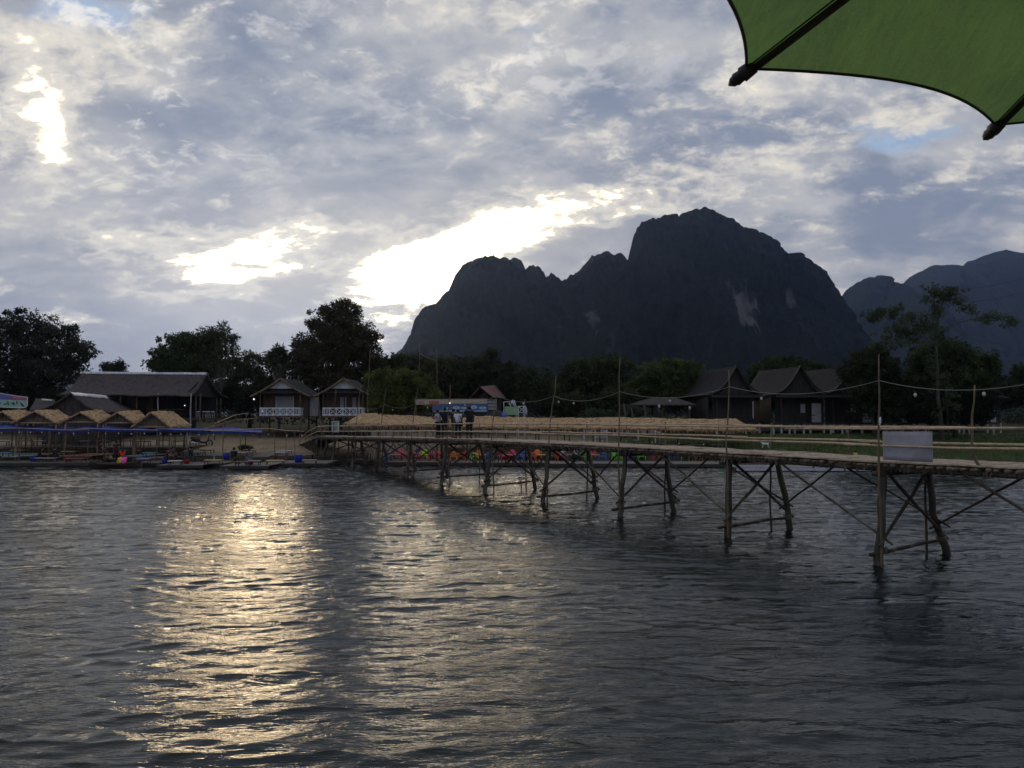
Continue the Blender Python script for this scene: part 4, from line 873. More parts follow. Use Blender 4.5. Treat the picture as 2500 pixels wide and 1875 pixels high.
# steep roofed river houses on white stilts
def lao_house(label, loc, half=2.25, length=10.0, rise=4.1, doors=True):
    t = thing('steep_roofed_house', label, 'building', loc, 'steep roofed dark houses on white stilts')
    FL, ZE = 1.15, 3.95; ZA = ZE+rise-1.2
    def part(k, n, m): o = k.build(n, m); o.parent = t; return o
    k = MB(); sl = -.10
    for sx in (-1, 1):
        k.slab((0, 0, ZA), (sl*length, length, ZA+.12), (sl*length+sx*(half+.5), length, ZE-.05), (sx*(half+.3), 0, ZE), .10, 18, 12, .015, lambda u, v: -.62*math.sin(math.pi*min(1, v*1.02))*(1-.2*u), .02)
    part(k, 'roof', M['tile'])
    k = MB()
    for sx in (-1, 1):
        pts = []
        for i in range(11):
            v = i/10; pts.append(Vector((sx*(half+.42)*v, -.10, ZA+.12+(ZE-ZA)*v-.62*math.sin(math.pi*v))))
        for a, b in zip(pts[:-1], pts[1:]): k.bar(a, b, .12, .30, (0, -1, 0))
    k.tube([(0, -.1, ZA+.05), (0, -.22, ZA+.42), (0, -.40, ZA+.62)], [.10, .06, .02], 6); part(k, 'bargeboard', M['wood_black'])
    k = MB(); pts = [(0, .35, ZA-.2)]+[(sx*(half)*v, .35, ZA+(ZE-ZA)*v-.62*math.sin(math.pi*v)-.12) for sx, vs in ((1, (.3, .6, .95)), (-1, (.95, .6, .3))) for v in vs]; k.add(pts, [tuple(range(len(pts)))]); part(k, 'gable_panel', M['wood_black'])
    k = MB(); k.slab((-half-.1, .3, ZE+.15), (half+.1, .3, ZE+.15), (half+.6, -.9, ZE-.25), (-half-.6, -.9, ZE-.25), .07, 10, 3, .008); part(k, 'porch_roof', M['tile'])
    k = MB(); k.box((0, 1.4, (FL+ZE)/2), (half*2-.2, .1, ZE-FL)); k.box((-half+.1+sl*4, 5.4, (FL+ZE)/2), (.1, 8, ZE-FL)); k.box((half-.1+sl*4, 5.4, (FL+ZE)/2), (.1, 8, ZE-FL)); part(k, 'wall', M['wood_black'])
    k = MB(); k.box((sl*4.5, 4.6, FL-.08), (half*2+.5, 10.2, .16)); part(k, 'floor', M['wood_black'])
    k = MB(); k.box((-.4, -.4, FL+.75), (half*1.5, .06, .08)); k.box((-.4, -.4, FL+.4), (half*1.5, .05, .06))
    for x in np.linspace(-half+.2, half*.35, 7): k.box((x, -.4, FL+.38), (.05, .05, .76))
    part(k, 'porch_rail', M['wood_black'])
    for x in (-half+.1, -half*.35, half*.35, half-.1):
        for y in (-.35, 4.5):
            k = MB(); k.box((x+sl*max(y, 0), y, FL/2-.35), (.17, .17, FL+.55)); part(k, 'stilt', M['concrete'])
    for x in (-half+.15, half-.15): k = MB(); k.bar((x, -.35, FL), (x, -.35, ZE-.1), .12, .12); part(k, 'porch_post', M['wood_black'])
    if doors:
        k = MB(); k.box((half*.78, .5, FL+1.0), (.95, .08, 1.95)); part(k, 'door', M['pale'])
        k = MB(); k.box((half*.30, 1.3, FL+1.45), (.50, .06, .9)); part(k, 'shutter', M['pale'])
    return t
def hx(px, Y=78.5): return P(px, 1012, Y).x
hz0 = ground_z(hx(1797), 78)
h1 = lao_house('steep roofed dark house with tall pointed gable beside the thatched pavilion', (hx(1797), 78.2, hz0), doors=False)
k = MB(); k.bar((hx(1832)-hx(1797), -.6, 1.6), (hx(1832)-hx(1797), -.6, 3.3), .09, .09); o = k.build('pale_porch_pole', M['pale']); o.parent = h1  # narrow pale pole in front of the porch, not a lamp
h2 = lao_house('steep roofed dark house with white door panel and open gable, middle of the row', (hx(1953), 78.2, hz0))
h3 = copy_tree(h2, (hx(2078), 78.2, hz0), label='steep roofed dark house half hidden by the dense dark tree')
h4 = copy_tree(h2, (hx(2415), 80.5, hz0), label='steep roofed dark house at the far end, past the tall thin tree')
h5 = copy_tree(h2, (hx(2212), 81.5, hz0), label='dark house showing only a white door panel behind the shadowy shrubs')
for i, px in enumerate([1888, 1927, 1962, 2028, 2056, 2204, 2240, 2300, 2352, 2365, 2425]):
    k = MB(); x = hx(px, 75); z = ground_z(x, 75); k.box((x, 75, z+.35), (.14, .14, 1.1)); k.box((x, 75, z+.93), (.18, .18, .06)); o = k.build('garden_post', M['concrete'])
    tag(o, 'short pale concrete post standing in the row along the lawn edge', 'post', 'pale posts along the lawn')
# open pavilion
t = thing('pavilion', 'small open pavilion with low hipped thatch roof in deep shade', 'building', (P(1620, 1012, 83).x, 83, 2.1))
xa, xb = P(1537, 985, 81).x, P(1702, 988, 81).x; ra, rb_ = P(1600, 970, 84), P(1645, 970, 84); ez = P(1620, 988, 81).z
cs_ = [Vector((xa, 81, ez)), Vector((xb, 81, ez)), Vector((xb, 88, ez)), Vector((xa, 88, ez))]
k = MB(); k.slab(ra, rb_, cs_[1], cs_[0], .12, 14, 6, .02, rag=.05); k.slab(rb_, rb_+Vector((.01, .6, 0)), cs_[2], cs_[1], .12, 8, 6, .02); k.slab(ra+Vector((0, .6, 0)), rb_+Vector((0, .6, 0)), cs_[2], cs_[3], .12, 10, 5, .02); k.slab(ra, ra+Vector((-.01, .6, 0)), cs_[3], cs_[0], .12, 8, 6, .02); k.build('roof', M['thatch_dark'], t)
for x in (xa+.8, (xa+xb)/2, xb-.8):
    for y in (81.6, 87.4): k = MB(); k.tube([(x, y, 1.8), (x, y, ez)], .09, 8); k.build('post', M['log'], t)
k = MB(); k.box(((xa+xb)/2, 84.5, 2.3), (xb-xa-1, 6, .25)); k.build('floor', M['wood_black'], t)
k = MB(); k.box(((xa+xb)/2, 81.7, 3.1), (xb-xa-1.6, .06, .5)); k.build('railing', M['wood_black'], t)
def lamp_post(label, px, py, Y, lit=True):
    q = P(px, py, Y); t = thing('lamp_post', label, 'lamp', (q.x, Y, ground_z(q.x, Y)), 'globe lamps on short posts')
    k = MB(); k.tube([(q.x, Y, ground_z(q.x, Y)-.1), (q.x, Y, q.z-.12)], .04, 8); k.build('post', M['log'], t)
    k = MB(); k.ball(q, .13, 12, 8, (1, 1, 1.5)); k.build('globe', M['bulb'], t)
lamp_post('white globe lamp on a thin post before the pavilion', 1609, 992, 79); lamp_post('white globe lamp at the pavilion corner by the steep roofed house', 1684, 996, 80)
# red roof hut
t = thing('red_roofed_hut', 'small hut with faded red sheet roof among the trees', 'building', (P(1200, 1012, 86).x, 86, 2.1))
a, b_, c, d = P(1172, 944, 86), P(1208, 940, 90), P(1236, 972, 88), P(1205, 970, 83)
k = MB(); k.slab(a, b_, c, d, .06, 10, 6, .006); k.slab(a, b_, P(1160, 972, 92), P(1145, 972, 86), .06, 8, 5, .006); k.build('roof', M['tile_red'], t)
k = MB(); k.box((P(1190, 1000, 88).x, 88, 3.9), (3.2, 4, 3.6)); k.build('wall', M['wood_black'], t)
k = MB(); k.ball(a+Vector((0, 0, .05)), .12, 8, 6); k.build('ridge_knob', M['black'], t)

# ------------------------------------------------------------------ straw shelters
def straw_hut(label, af, ab, rf, rb):
    """apex front/back and right eave front/back as photo points at the hut's distance"""
    Yf = 64.3; AF, AB = P(*af, Yf), P(*ab, Yf+3.2); RF, RB = P(*rf, Yf-.3), P(*rb, Yf+3.4)
    LF = Vector((2*AF.x-RF.x+.2, RF.y, RF.z)); LB = Vector((2*AB.x-RB.x+.2, RB.y, RB.z)); gzv = ground_z(AF.x, Yf+1.5)
    t = thing('straw_hut', label, 'shelter', (AF.x, Yf+1.5, gzv), 'straw roofed huts behind the blue tarpaulins')
    k = MB(); k.slab(AF, AB, RB, RF, .12, 16, 8, .03, lambda u, v: .05*math.sin(3*u+v), .06); k.slab(AF, AB, LB, LF, .12, 16, 8, .03, None, .06); straw_fringe(k, RF, RB, 60, .08, .22, (0, -1, 0)); k.build('roof', M['thatch'], t)
    k = MB(); c = (RF+LF)/2+Vector((0, .55, 0)); k.add([AF+Vector((0, .6, -.15)), LF+Vector((.3, .55, 0)), RF+Vector((-.3, .55, 0))], [(0, 1, 2)])
    for i in range(7):
        u = (i+1)/8; q = (LF+Vector((.3, .5, 0))).lerp(RF+Vector((-.3, .5, 0)), u); k.bar(q, Vector((q.x, q.y, q.z+(AF.z-RF.z)*(1-abs(2*u-1))*.9)), .05, .03)
    k.build('gable_screen', M['bamboo_dark'], t)
    k = MB(); k.tube([LF+Vector((.1, .3, .05)), RF+Vector((-.1, .3, .05))], .04, 6); k.build('tie_pole', M['bamboo'], t)
    for q in (LF+Vector((.3, .4, 0)), RF+Vector((-.3, .4, 0)), RB+Vector((-.3, -.4, 0)), LB+Vector((.3, -.4, 0))):
        k = MB(); k.log((q.x, q.y, gzv-.4), q, .06, .05, 7, .015, 4); k.build('post', M['bamboo'], t)
for lb, *pp in (('straw hut at the river wall end nearest the fruit banner', (5, 1003), (62, 1001), (42, 1031), (84, 1009)),
                ('straw hut just past the fruit banner, with a long straight ridge', (84, 1002), (143, 1001), (139, 1034), (176, 1020)),
                ('straw hut in the middle of the row, below the low house gable', (195, 1005), (250, 1001), (241, 1032), (272, 1014)),
                ('straw hut beside the last one, with a hump backed ridge', (286, 1005), (340, 1002), (330, 1034), (357, 1016)),
                ('last and largest straw hut of the row, under the hall corner', (368, 1005), (424, 1004), (417, 1044), (470, 1038))): straw_hut(lb, *pp)
def long_shelter(label, pxl, pxr, Yr, yl, yr, eyl, eyr, xl, xr, seed):
    random.seed(seed); A, B = P(pxl, yl, Yr), P(pxr, yr, Yr); D, C = P(xl, eyl, Yr-3.0), P(xr, eyr, Yr-3.0)
    A2, B2 = A+Vector((0, .02, 0)), B+Vector((0, .02, 0)); D2, C2 = Vector((D.x, Yr+3, D.z)), Vector((C.x, Yr+3, C.z)); L = (B-A).length
    mid = (A+B)/2; t = thing('straw_shelter', label, 'shelter', (mid.x, Yr, ground_z(mid.x, Yr)), 'long straw roofed shelters behind the bridge')
    ph = random.random()*6; sg = lambda u, v: (.045*math.sin(u*L*.5+ph)+.025*math.sin(u*L*1.7))*(1-.5*v)-.08*math.sin(math.pi*v)
    k = MB(); k.slab(A, B, C, D, .16, int(L*5), 12, .018, sg, .10); k.slab(A2, B2, C2, D2, .16, int(L*3), 8, .035, sg, .10); straw_fringe(k, D, C, int(L*16), .10, .38, (0, -1, 0))
    for _ in range(int(L*14)):
        u, v = random.random(), random.random(); q = A.lerp(B, u).lerp(D.lerp(C, u), v)+Vector((0, 0, sg(u, v)+.02)); dv = (D-A).normalized()
        k.bar(q, q+dv*random.uniform(.1, .35)+Vector((random.uniform(-.25, .25), 0, random.uniform(.0, .025))), .03, .008)
    k.build('roof', M['thatch'], t)
    n = max(3, int(L/2.4))
    for i in range(n+1):
        q = D.lerp(C, (i+.15)/(n+.3)); k = MB(); k.log((q.x, q.y+.25, ground_z(q.x, q.y)-.4), (q.x+random.uniform(-.08, .08), q.y+.25, q.z+.1), random.uniform(.05, .10), .05, 7, .02, 5); k.build('post', M['log'], t)
        q2 = D2.lerp(C2, (i+.15)/(n+.3)); k = MB(); k.log((q2.x, q2.y-.3, ground_z(q2.x, q2.y)-.3), (q2.x, q2.y-.3, q2.z+.1), .06, .05, 6, .02, 4); k.build('post', M['log'], t)
    k = MB(); k.log(D+Vector((.1, .25, .0)), C+Vector((-.1, .25, .0)), .05, .05, 6, .02, 10); k.build('eave_beam', M['log'], t)
    return A, B, C, D, t
SA = long_shelter('long straw roofed shelter behind the people on the bridge', 880, 1152, 67.5, 1010, 1020, 1034, 1040, 838, 1150, 3)
SB = long_shelter('longest straw roofed shelter, running from behind the people to the lawn', 1158, 1796, 67.5, 1018, 1022, 1042, 1049, 1152, 1852, 8)
k = MB()
for i in range(9):
    x0_ = P(905+i*19, 1050, 64.8).x; k.slab((x0_, 64.9, P(0, 1052, 64.9).z), (x0_+.6, 64.9, P(0, 1052, 64.9).z), (x0_+.6, 64.9, ground_z(x0_, 65)), (x0_, 64.9, ground_z(x0_, 65)), .03, 4, 5, .004)
o = k.build('bamboo_panel_wall', M['mat']); tag(o, 'low woven bamboo panel wall under the shelter behind the people', 'wall')
# ------------------------------------------------------------------ tarpaulins on poles by the water
def tarp(label, pts, back, posts, seed, Yf=61.0):
    """front edge through photo points, sheet running back to the bank"""
    random.seed(seed); fr = [P(x, y, Yf) for x, y in pts]; bk = [P(x, y, Yf+4.5) for x, y in back]
    c = fr[len(fr)//2]; t = thing('blue_tarpaulin', label, 'tarpaulin', (c.x, Yf, ground_z(c.x, Yf+3)), 'blue tarpaulin roofs over the water side tables')
    k = MB(); n = 26
    def lerp_list(l, u):
        f_ = u*(len(l)-1); i = min(int(f_), len(l)-2); return l[i].lerp(l[i+1], f_-i)
    V = []; rows = 9
    for th in (0, -.012):
        for r in range(rows):
            v = r/(rows-1)
            for i in range(n+1):
                u = i/n; q = lerp_list(bk, u).lerp(lerp_list(fr, u), v)
                V.append(q+Vector((0, 0, th+.07*math.sin(u*21+v*4+seed)*math.sin(math.pi*v)-.12*math.sin(math.pi*v)*abs(math.sin(u*9+seed)))))
        for i in range(n+1): q = lerp_list(fr, i/n); V.append(q+Vector((random.uniform(-.02, .02), .05, -.15-.07*abs(math.sin(i*1.3+seed)))))
    W = n+1; rr = rows+1; F_ = []
    for L_ in (0, rr*W):
        for r in range(rr-1):
            for i in range(n): a = L_+r*W+i; F_.append((a, a+1, a+W+1, a+W) if L_ == 0 else (a, a+W, a+W+1, a+1))
    k.add(V, F_, True); k.build('sheet', M['tarp'], t)
    k = MB(); k.tube([q+Vector((0, -.02, .0)) for q in fr], .03, 6); k.build('edge_pole', M['bamboo'], t)
    for px, dy, top in posts:
        q = P(px, 1045, Yf+dy); zt = P(px, top, Yf+dy).z; k = MB(); k.log((q.x, q.y, -.5 if dy < 2 else 0), (q.x, q.y, zt), .04, .03, 6, .02, 6); k.build('pole', M['bamboo_dark'], t)
tarp('blue tarpaulin roof with a raised peak, at the outermost end below the straw huts', [(-70, 1046), (0, 1046), (50, 1045), (110, 1048), (170, 1050), (218, 1049)], [(-70, 1040), (12, 1034), (60, 1039), (120, 1043), (180, 1044), (218, 1043)], [(-60, 0, 1040), (48, 0, 1010 if False else 1044), (120, 0, 1046), (30, 4, 1040), (150, 4, 1042), (90, 4, 1042)], 1)
tarp('blue tarpaulin roof joined in the middle of the row, with a crooked pole before it', [(190, 1047), (215, 1046), (270, 1048), (330, 1049), (385, 1050)], [(190, 1041), (225, 1038), (270, 1041), (330, 1044), (385, 1044)], [(216, 0, 1044), (256, 4, 1044), (296, 4, 1044), (345, 4, 1045)], 2)
tarp('blue tarpaulin roof in front of the last straw hut', [(380, 1048), (396, 1047), (440, 1049), (500, 1050), (540, 1052)], [(380, 1044), (395, 1041), (440, 1044), (500, 1046), (540, 1047)], [(384, 0, 1044), (428, 3, 1048), (452, 3, 1048), (486, 1, 1049), (545, 0, 1048)], 3)
tarp('sagging blue tarpaulin at the sand edge below the wooden ramp', [(515, 1052), (560, 1052), (600, 1053), (640, 1055)], [(515, 1047), (555, 1042), (590, 1046), (640, 1050)], [(587, 0, 1062), (600, 4, 1050)], 4)
# ------------------------------------------------------------------ rafts and platforms at the water's edge
random.seed(33)
DECK = .30
def yw(py): return (EYE-.02)*F/(py-1012)
def raft(label, pl, pr, py, depth, group, colour, slope=0.0, name='bamboo_raft', fl=True, edge=None):
    Y0 = yw(py); xl, xr = P(pl, py, Y0).x, P(pr, py, Y0).x
    t = thing(name, label, 'raft', ((xl+xr)/2, Y0+depth/2, 0), group); k = MB()
    n = max(4, int((xr-xl)/.28)); planks(k, (xl, Y0+depth+slope, DECK), (xr, Y0+depth+slope, DECK), (xr, Y0, DECK), (xl, Y0+slope*.5, DECK), n, .04)
    o = k.build('deck', M['any'], t); o.color = (*colour, 1)
    k = MB(); k.bar((xl-.05, Y0+slope*.5-.02, DECK-.14), (xr+.05, Y0-.02, DECK-.14), .07, .20); o = k.build('edge_board', M['any'], t); o.color = (*(edge or (.05, .045, .04)), 1)
    if fl:
        k = MB()
        for i in range(max(2, int((xr-xl)/1.6))):
            x = xl+.6+i*1.6
            if x > xr-.4: break
            k.tube([(x, Y0+.25, .04), (x, Y0+depth-.3, .04)], .20, 10)
        k.build('float', M['black'], t)
    return t
WD = (.20, .175, .15); WB = (.16, .13, .11)
gl = 'rafts moored along the sand'
raft('raft at the outermost end with bare plank edge, below the peaked tarpaulin', -80, 216, 1138, 3.0, gl, WD)
raft('raft just past the wooden boat, below the joined tarpaulin', 318, 388, 1138, 3.2, gl, WD)
raft('raft carrying the four people round one table', 384, 494, 1144, 3.4, gl, WD)
raft('narrow raft with the yellow topped table, between the two peopled rafts', 488, 548, 1139, 3.2, gl, WD)
raft('raft carrying the two seated people near the sand, farthest out into the river', 538, 655, 1146, 3.4, gl, WD)
raft('raft with two empty yellow tables and a blue tub beside the bridge ramp', 630, 800, 1139.5, 3.2, gl, WD, .6)
gm_ = 'rafts lined up under the bridge'
raft('short grey raft under the first bridge posts by the shore', 852, 884, 1130, 2.0, gm_, WB)
raft('raft with the blue and deep pink chairs, at the shore end of the chair row', 938, 1098, 1136, 3.4, gm_, WD)
raft('raft with the orange and blue chairs in the middle of the chair row', 1100, 1334, 1137.5, 3.4, gm_, WD)
raft('raft carrying the two people in pale shirts', 1336, 1432, 1140, 3.4, gm_, WD)
raft('raft with the lime chairs, past the two people in pale shirts', 1434, 1598, 1140, 3.4, gm_, WD)
raft('last raft of the chair row with the green chair at its corner', 1600, 1788, 1141, 3.4, gm_, WD)
raft('white edged swimming raft moored alone off the grassy bank', 1800, 2170, 1150, 2.6, gm_, (.30, .30, .32), edge=(.50, .50, .53))
# wooden boat with pointed bow
def boat(label, pl, pr, py, colour, hoop=False):
    Y0 = yw(py); xl, xr = P(pl, py, Y0).x, P(pr, py, Y0).x; L = xr-xl
    t = thing('wooden_boat', label, 'boat', ((xl+xr)/2, Y0+.6, 0)); k = MB(); secs = 14; V = []
    for i in range(secs+1):
        u = i/secs; wv = .62*math.sin(math.pi*min(1, .06+u*.9))**.6; sh = .30+.26*abs(2*u-1)**3; x = xl+L*u
        for a in np.linspace(-1, 1, 9): V.append((x, Y0+.6+a*wv, -.12+(sh+.12)*abs(a)**2.2))
    Fq = [(i*9+j, i*9+j+1, (i+1)*9+j+1, (i+1)*9+j) for i in range(secs) for j in range(8)]
    k.add(V, Fq, True); o = k.build('hull', M['any'], t); o.color = (*colour, 1)
    for side in (0, 8): k = MB(); k.tube([V[i*9+side] for i in range(secs+1)], .035, 6); k.build('gunwale', M['wood'], t)
    for u in (.25, .5, .75): x = xl+L*u; k = MB(); k.box((x, Y0+.6, .24), (.22, 1.05, .04)); k.build('thwart', M['wood'], t)
    if hoop:
        for u in (.35, .6): x = xl+L*u; k = MB(); k.tube([(x, Y0+.6+.55*math.cos(a), .3+.75*math.sin(a)) for a in np.linspace(0, math.pi, 9)], .03, 6); k.build('hoop', M['bamboo'], t)
    return t
boat('dark wooden boat tied before the rafts, with people standing and sitting in it', 212, 336, 1142, (.065, .045, .035))
boat('old wooden boat with bare cover hoops, moored under the shore end of the bridge', 884, 930, 1134, (.12, .10, .085), True)
gp = 'painted sitting platforms behind the rafts'
def platform(label, pl, pr, Y0, depth, z, colour, tilt=0.0):
    xl, xr = P(pl, 1100, Y0).x, P(pr, 1100, Y0).x; t = thing('sitting_platform', label, 'platform', ((xl+xr)/2, Y0+depth/2, ground_z((xl+xr)/2, Y0+depth/2)), gp)
    k = MB(); planks(k, (xl+.5, Y0+depth, z+tilt), (xr+.5, Y0+depth, z+tilt), (xr, Y0, z), (xl, Y0, z), max(4, int((xr-xl)/.22)), .05); o = k.build('deck', M['any'], t); o.color = (*colour, 1)
    k = MB(); k.bar((xl, Y0+.03, z-.11), (xr, Y0+.03, z-.11), .05, .12); k.build('edge_board', M['wood'], t)
    for x in (xl+.15, xr-.15):
        for y in (Y0+.15, Y0+depth-.15): k = MB(); k.bar((x, y, -.3 if y < 64 else .1), (x, y, z-.05), .09, .09); k.build('leg', M['log'], t)
platform('mint green platform at the outermost end behind the first raft', -60, 84, 62.2, 3.4, .66, (.36, .56, .46))
platform('faded orange platform with two yellow tables, near the crooked pole', 140, 224, 62.2, 3.6, .64, (.60, .33, .18))
platform('pale blue platform behind the woman in red', 300, 350, 62.2, 3.2, .62, (.34, .48, .58))
platform('greyish beige platform between the woman in red and the four people', 334, 402, 61.8, 2.2, .50, (.34, .31, .25))
platform('grass green platform just behind the four people', 470, 546, 62.2, 3.2, .66, (.20, .40, .30))
platform('tilted dark plank platform on the sand beside the two seated people', 612, 654, 62.0, 2.8, .55, (.19, .14, .13), .35)
platform('reddish brown platform with two white tables by the bridge ramp', 650, 742, 62.6, 3.4, .62, (.20, .12, .11))
platform('dull teal platform behind the deep pink chairs', 1216, 1268, 62.6, 2.6, .62, (.22, .34, .32))
platform('dark red platform behind the lone red orange chair', 1274, 1308, 62.6, 2.6, .62, (.24, .10, .10))
platform('green grey platform behind the last chairs of the row', 1540, 1580, 62.4, 2.6, .66, (.26, .34, .33))
platform('pale slatted platform behind the orange chair near the end of the row', 1672, 1752, 62.4, 2.6, .66, (.36, .42, .42))
platform('low brown plank platform behind the two people in pale shirts', 1340, 1424, 62.8, 2.4, .60, (.15, .12, .10))
def terrace(label, pl, pr, colour):
    Y0, D_, z = 66.6, 5.2, 1.12; xl, xr = P(pl, 1100, Y0).x, P(pr, 1100, Y0).x; t = thing('plank_terrace', label, 'terrace', ((xl+xr)/2, Y0+D_/2, ground_z((xl+xr)/2, Y0+D_/2)), 'plank terraces under the tarpaulins')
    k = MB(); planks(k, (xl, Y0, z), (xl, Y0+D_, z), (xr, Y0+D_, z), (xr, Y0, z), 16, .05); o = k.build('deck', M['any'], t); o.color = (*colour, 1)
    for j_ in range(3): k = MB(); k.log((xl-.2, Y0-.02, z-.15-.22*j_), (xr+.2, Y0-.03, z-.15-.22*j_), .06, .05, 6, .02, 8); k.build('edge_log', M['log'], t)
    k = MB(); k.log((xl, Y0+.1, z+.72), (xr, Y0+.1, z+.70), .035, .03, 6, .02, 8); k.build('rail', M['bamboo_dark'], t)
    n = max(3, int((xr-xl)/1.5))
    for i in range(n+1): x = xl+(xr-xl)*i/n; k = MB(); k.log((x, Y0+.12, .2), (x+random.uniform(-.05, .05), Y0+.12, z+random.choice((.75, .8, 1.7))), .045, .035, 6, .02, 4); k.build('post', M['log'], t)
terrace('dark plank terrace under the outermost peaked tarpaulin', -70, 122, (.10, .08, .065)); terrace('dark plank terrace behind the wooden boat', 130, 292, (.12, .09, .07)); terrace('dark plank terrace ending near the parked motorbike', 300, 446, (.11, .09, .075))
# low tables
gt = 'low tables on the platforms and rafts'
YE, OR, BLU, TE, WH, GN, BR = (.62, .52, .22), (.62, .42, .20), (.22, .32, .48), (.16, .36, .38), (.66, .66, .62), (.20, .40, .30), (.16, .10, .08)
TB = [(45, 1098, YE, 'yellow low table on the mint platform, nearer the water', 1.15), (83, 1094, YE, 'smaller yellow low table at the back corner of the mint platform', .85), (28, 1114, (.45, .55, .62), 'pale bluish low table on the outermost raft', 1.2), (14, 1104, BLU, 'blue low table at the outermost edge of the mint platform', .9),
      (171, 1101, OR, 'orange yellow low table on the faded orange platform', 1.25), (197, 1094, YE, 'yellow low table at the back of the faded orange platform', 1.0), (112, 1117, (.40, .36, .42), 'greyish low table between the two people in black', 1.5), (186, 1118, (.28, .12, .10), 'brown red low table beside the crooked pole', 1.3),
      (302, 1098, GN, 'green low table behind the woman in red', .9), (350, 1119, BLU, 'blue low table on the raft past the wooden boat', .95), (366, 1104, TE, 'teal low table on the beige platform', .9), (402, 1095, (.45, .58, .62), 'pale blue low table behind the crooked pole of the joined tarpaulin', 1.1),
      (506, 1097, GN, 'green low table on the grass green platform', 1.0), (488, 1102, (.40, .52, .62), 'pale blue low table on the grass green platform, behind the four people', .75), (522, 1122, YE, 'yellow brown low table on the narrow raft', 1.2), (428, 1124, WH, 'whitish low table between the four people', .9),
      (609, 1097, YE, 'yellowish low table on the sand behind the two seated people', .95), (590, 1103, WH, 'white low table just behind the seated person in black', .8), (592, 1126, BR, 'dark brown bench table in front of the seated person in black', .9), (620, 1124, (.34, .36, .40), 'grey low table beside the second seated person', .9),
      (698, 1099, WH, 'white low table at the back of the reddish brown platform', .85), (687, 1103, WH, 'white low table at the front of the reddish brown platform', .9), (672, 1123, YE, 'bright yellow low table beside the blue tub', 1.25), (756, 1122, (.50, .42, .24), 'dull yellow low table at the ramp end of the raft', 1.0), (268, 1119, (.30, .22, .16), 'brown low table inside the wooden boat', .7)]
for px, py, c, lb, w in TB:
    d = .66 if py <= 1105 else DECK
    if 'brown low table inside' in lb: d = .26
    Yt_ = (EYE-d-.32)*F/(py-1012); q = P(px, py, Yt_); low_table(lb, (q.x, Yt_, d), c, w, .62, .32, random.uniform(-.15, .15), group=gt)
gs = 'white topped tables on the lawn under the straw shelter'
for px, py, w, lb in [(1402, 1078, 1.0, 'white topped table under the shelter, nearest the shore end'), (1451, 1079, .7, 'small white topped table second along the lawn under the shelter'), (1510, 1079, .75, 'white topped table just past the tall thin bridge pole'), (1552, 1074, .5, 'small pale table set farther back on the lawn')]:
    Y_ = 66.2; q = P(px, py, Y_); low_table(lb, (q.x, Y_, q.z-.5), WH, w, .6, .5, 0, group=gs)
def picnic(label, px, py, Y_):
    q = P(px, py, Y_); z = q.z-.72; t = thing('picnic_table', label, 'table', (q.x, Y_, z), 'picnic tables on the lawn')
    k = MB(); k.box((q.x, Y_, z+.70), (1.15, .75, .05)); o = k.build('tabletop', M['any'], t); o.color = (.20, .20, .15, 1)
    for y in (-.62, .62): k = MB(); k.box((q.x, Y_+y, z+.42), (1.15, .24, .04)); o = k.build('bench', M['any'], t); o.color = (.16, .15, .12, 1)
    for x in (-.42, .42):
        for s_ in (-1, 1): k = MB(); k.bar((q.x+x, Y_+.25*s_, z+.68), (q.x+x, Y_+.55*s_, z), .07, .05); k.build('leg', M['wood'], t)
        k = MB(); k.bar((q.x+x, Y_-.7, z+.37), (q.x+x, Y_+.7, z+.37), .05, .06); k.build('cross_bar', M['wood'], t)
picnic('dark picnic table on the lawn, first past the white topped tables', 1607, 1083, 66); picnic('dark picnic table on the lawn, second along from the white topped tables', 1637, 1085, 65.6); picnic('dark picnic table on the lawn near the blue and white sign', 1694, 1085, 65.4); picnic('dark picnic table on the lawn closest to the last straw shelter post', 1750, 1085, 65.4)
# plastic armchairs
def make_chair(label, loc, rz, colour, group):
    t = thing('plastic_chair', label, 'chair', loc, group, rz)
    def part(k, n): o = k.build(n, M['plastic']); o.parent = t; o.color = colour; return o
    k = MB(); k.slab((-.23, -.20, .36), (.23, -.20, .36), (.24, .25, .39), (-.24, .25, .39), .03, 6, 6, 0, lambda u, v: -.02*math.sin(math.pi*u)); part(k, 'seat')
    k = MB(); k.slab((-.20, -.33, .80), (.20, -.33, .80), (.24, -.20, .37), (-.24, -.20, .37), .03, 8, 6, 0, lambda u, v: -.07*abs(2*u-1)**3*(1-v)); part(k, 'backrest')
    for s_ in (-1, 1):
        k = MB(); k.tube([(s_*.235, -.29, .66), (s_*.29, -.12, .60), (s_*.30, .12, .585), (s_*.275, .24, .56)], [.025, .03, .032, .028], 7); k.tube([(s_*.275, .24, .56), (s_*.27, .25, .38)], .022, 6); part(k, 'armrest')
        k = MB(); k.tube([(s_*.25, .25, .38), (s_*.29, .29, 0)], [.035, .025], 7); part(k, 'leg')
        k = MB(); k.tube([(s_*.22, -.22, .38), (s_*.27, -.33, 0)], [.035, .025], 7); part(k, 'leg')
    return t
PK, DP, RO, ORG, LM, GRN, BLE, RD = (.95, .09, .28, 1), (.85, .05, .18, 1), (.92, .16, .06, 1), (.98, .30, .06, 1), (.66, .85, .09, 1), (.20, .72, .11, 1), (.05, .30, .88, 1), (.88, .08, .12, 1)
NV = (.06, .05, .28, 1)
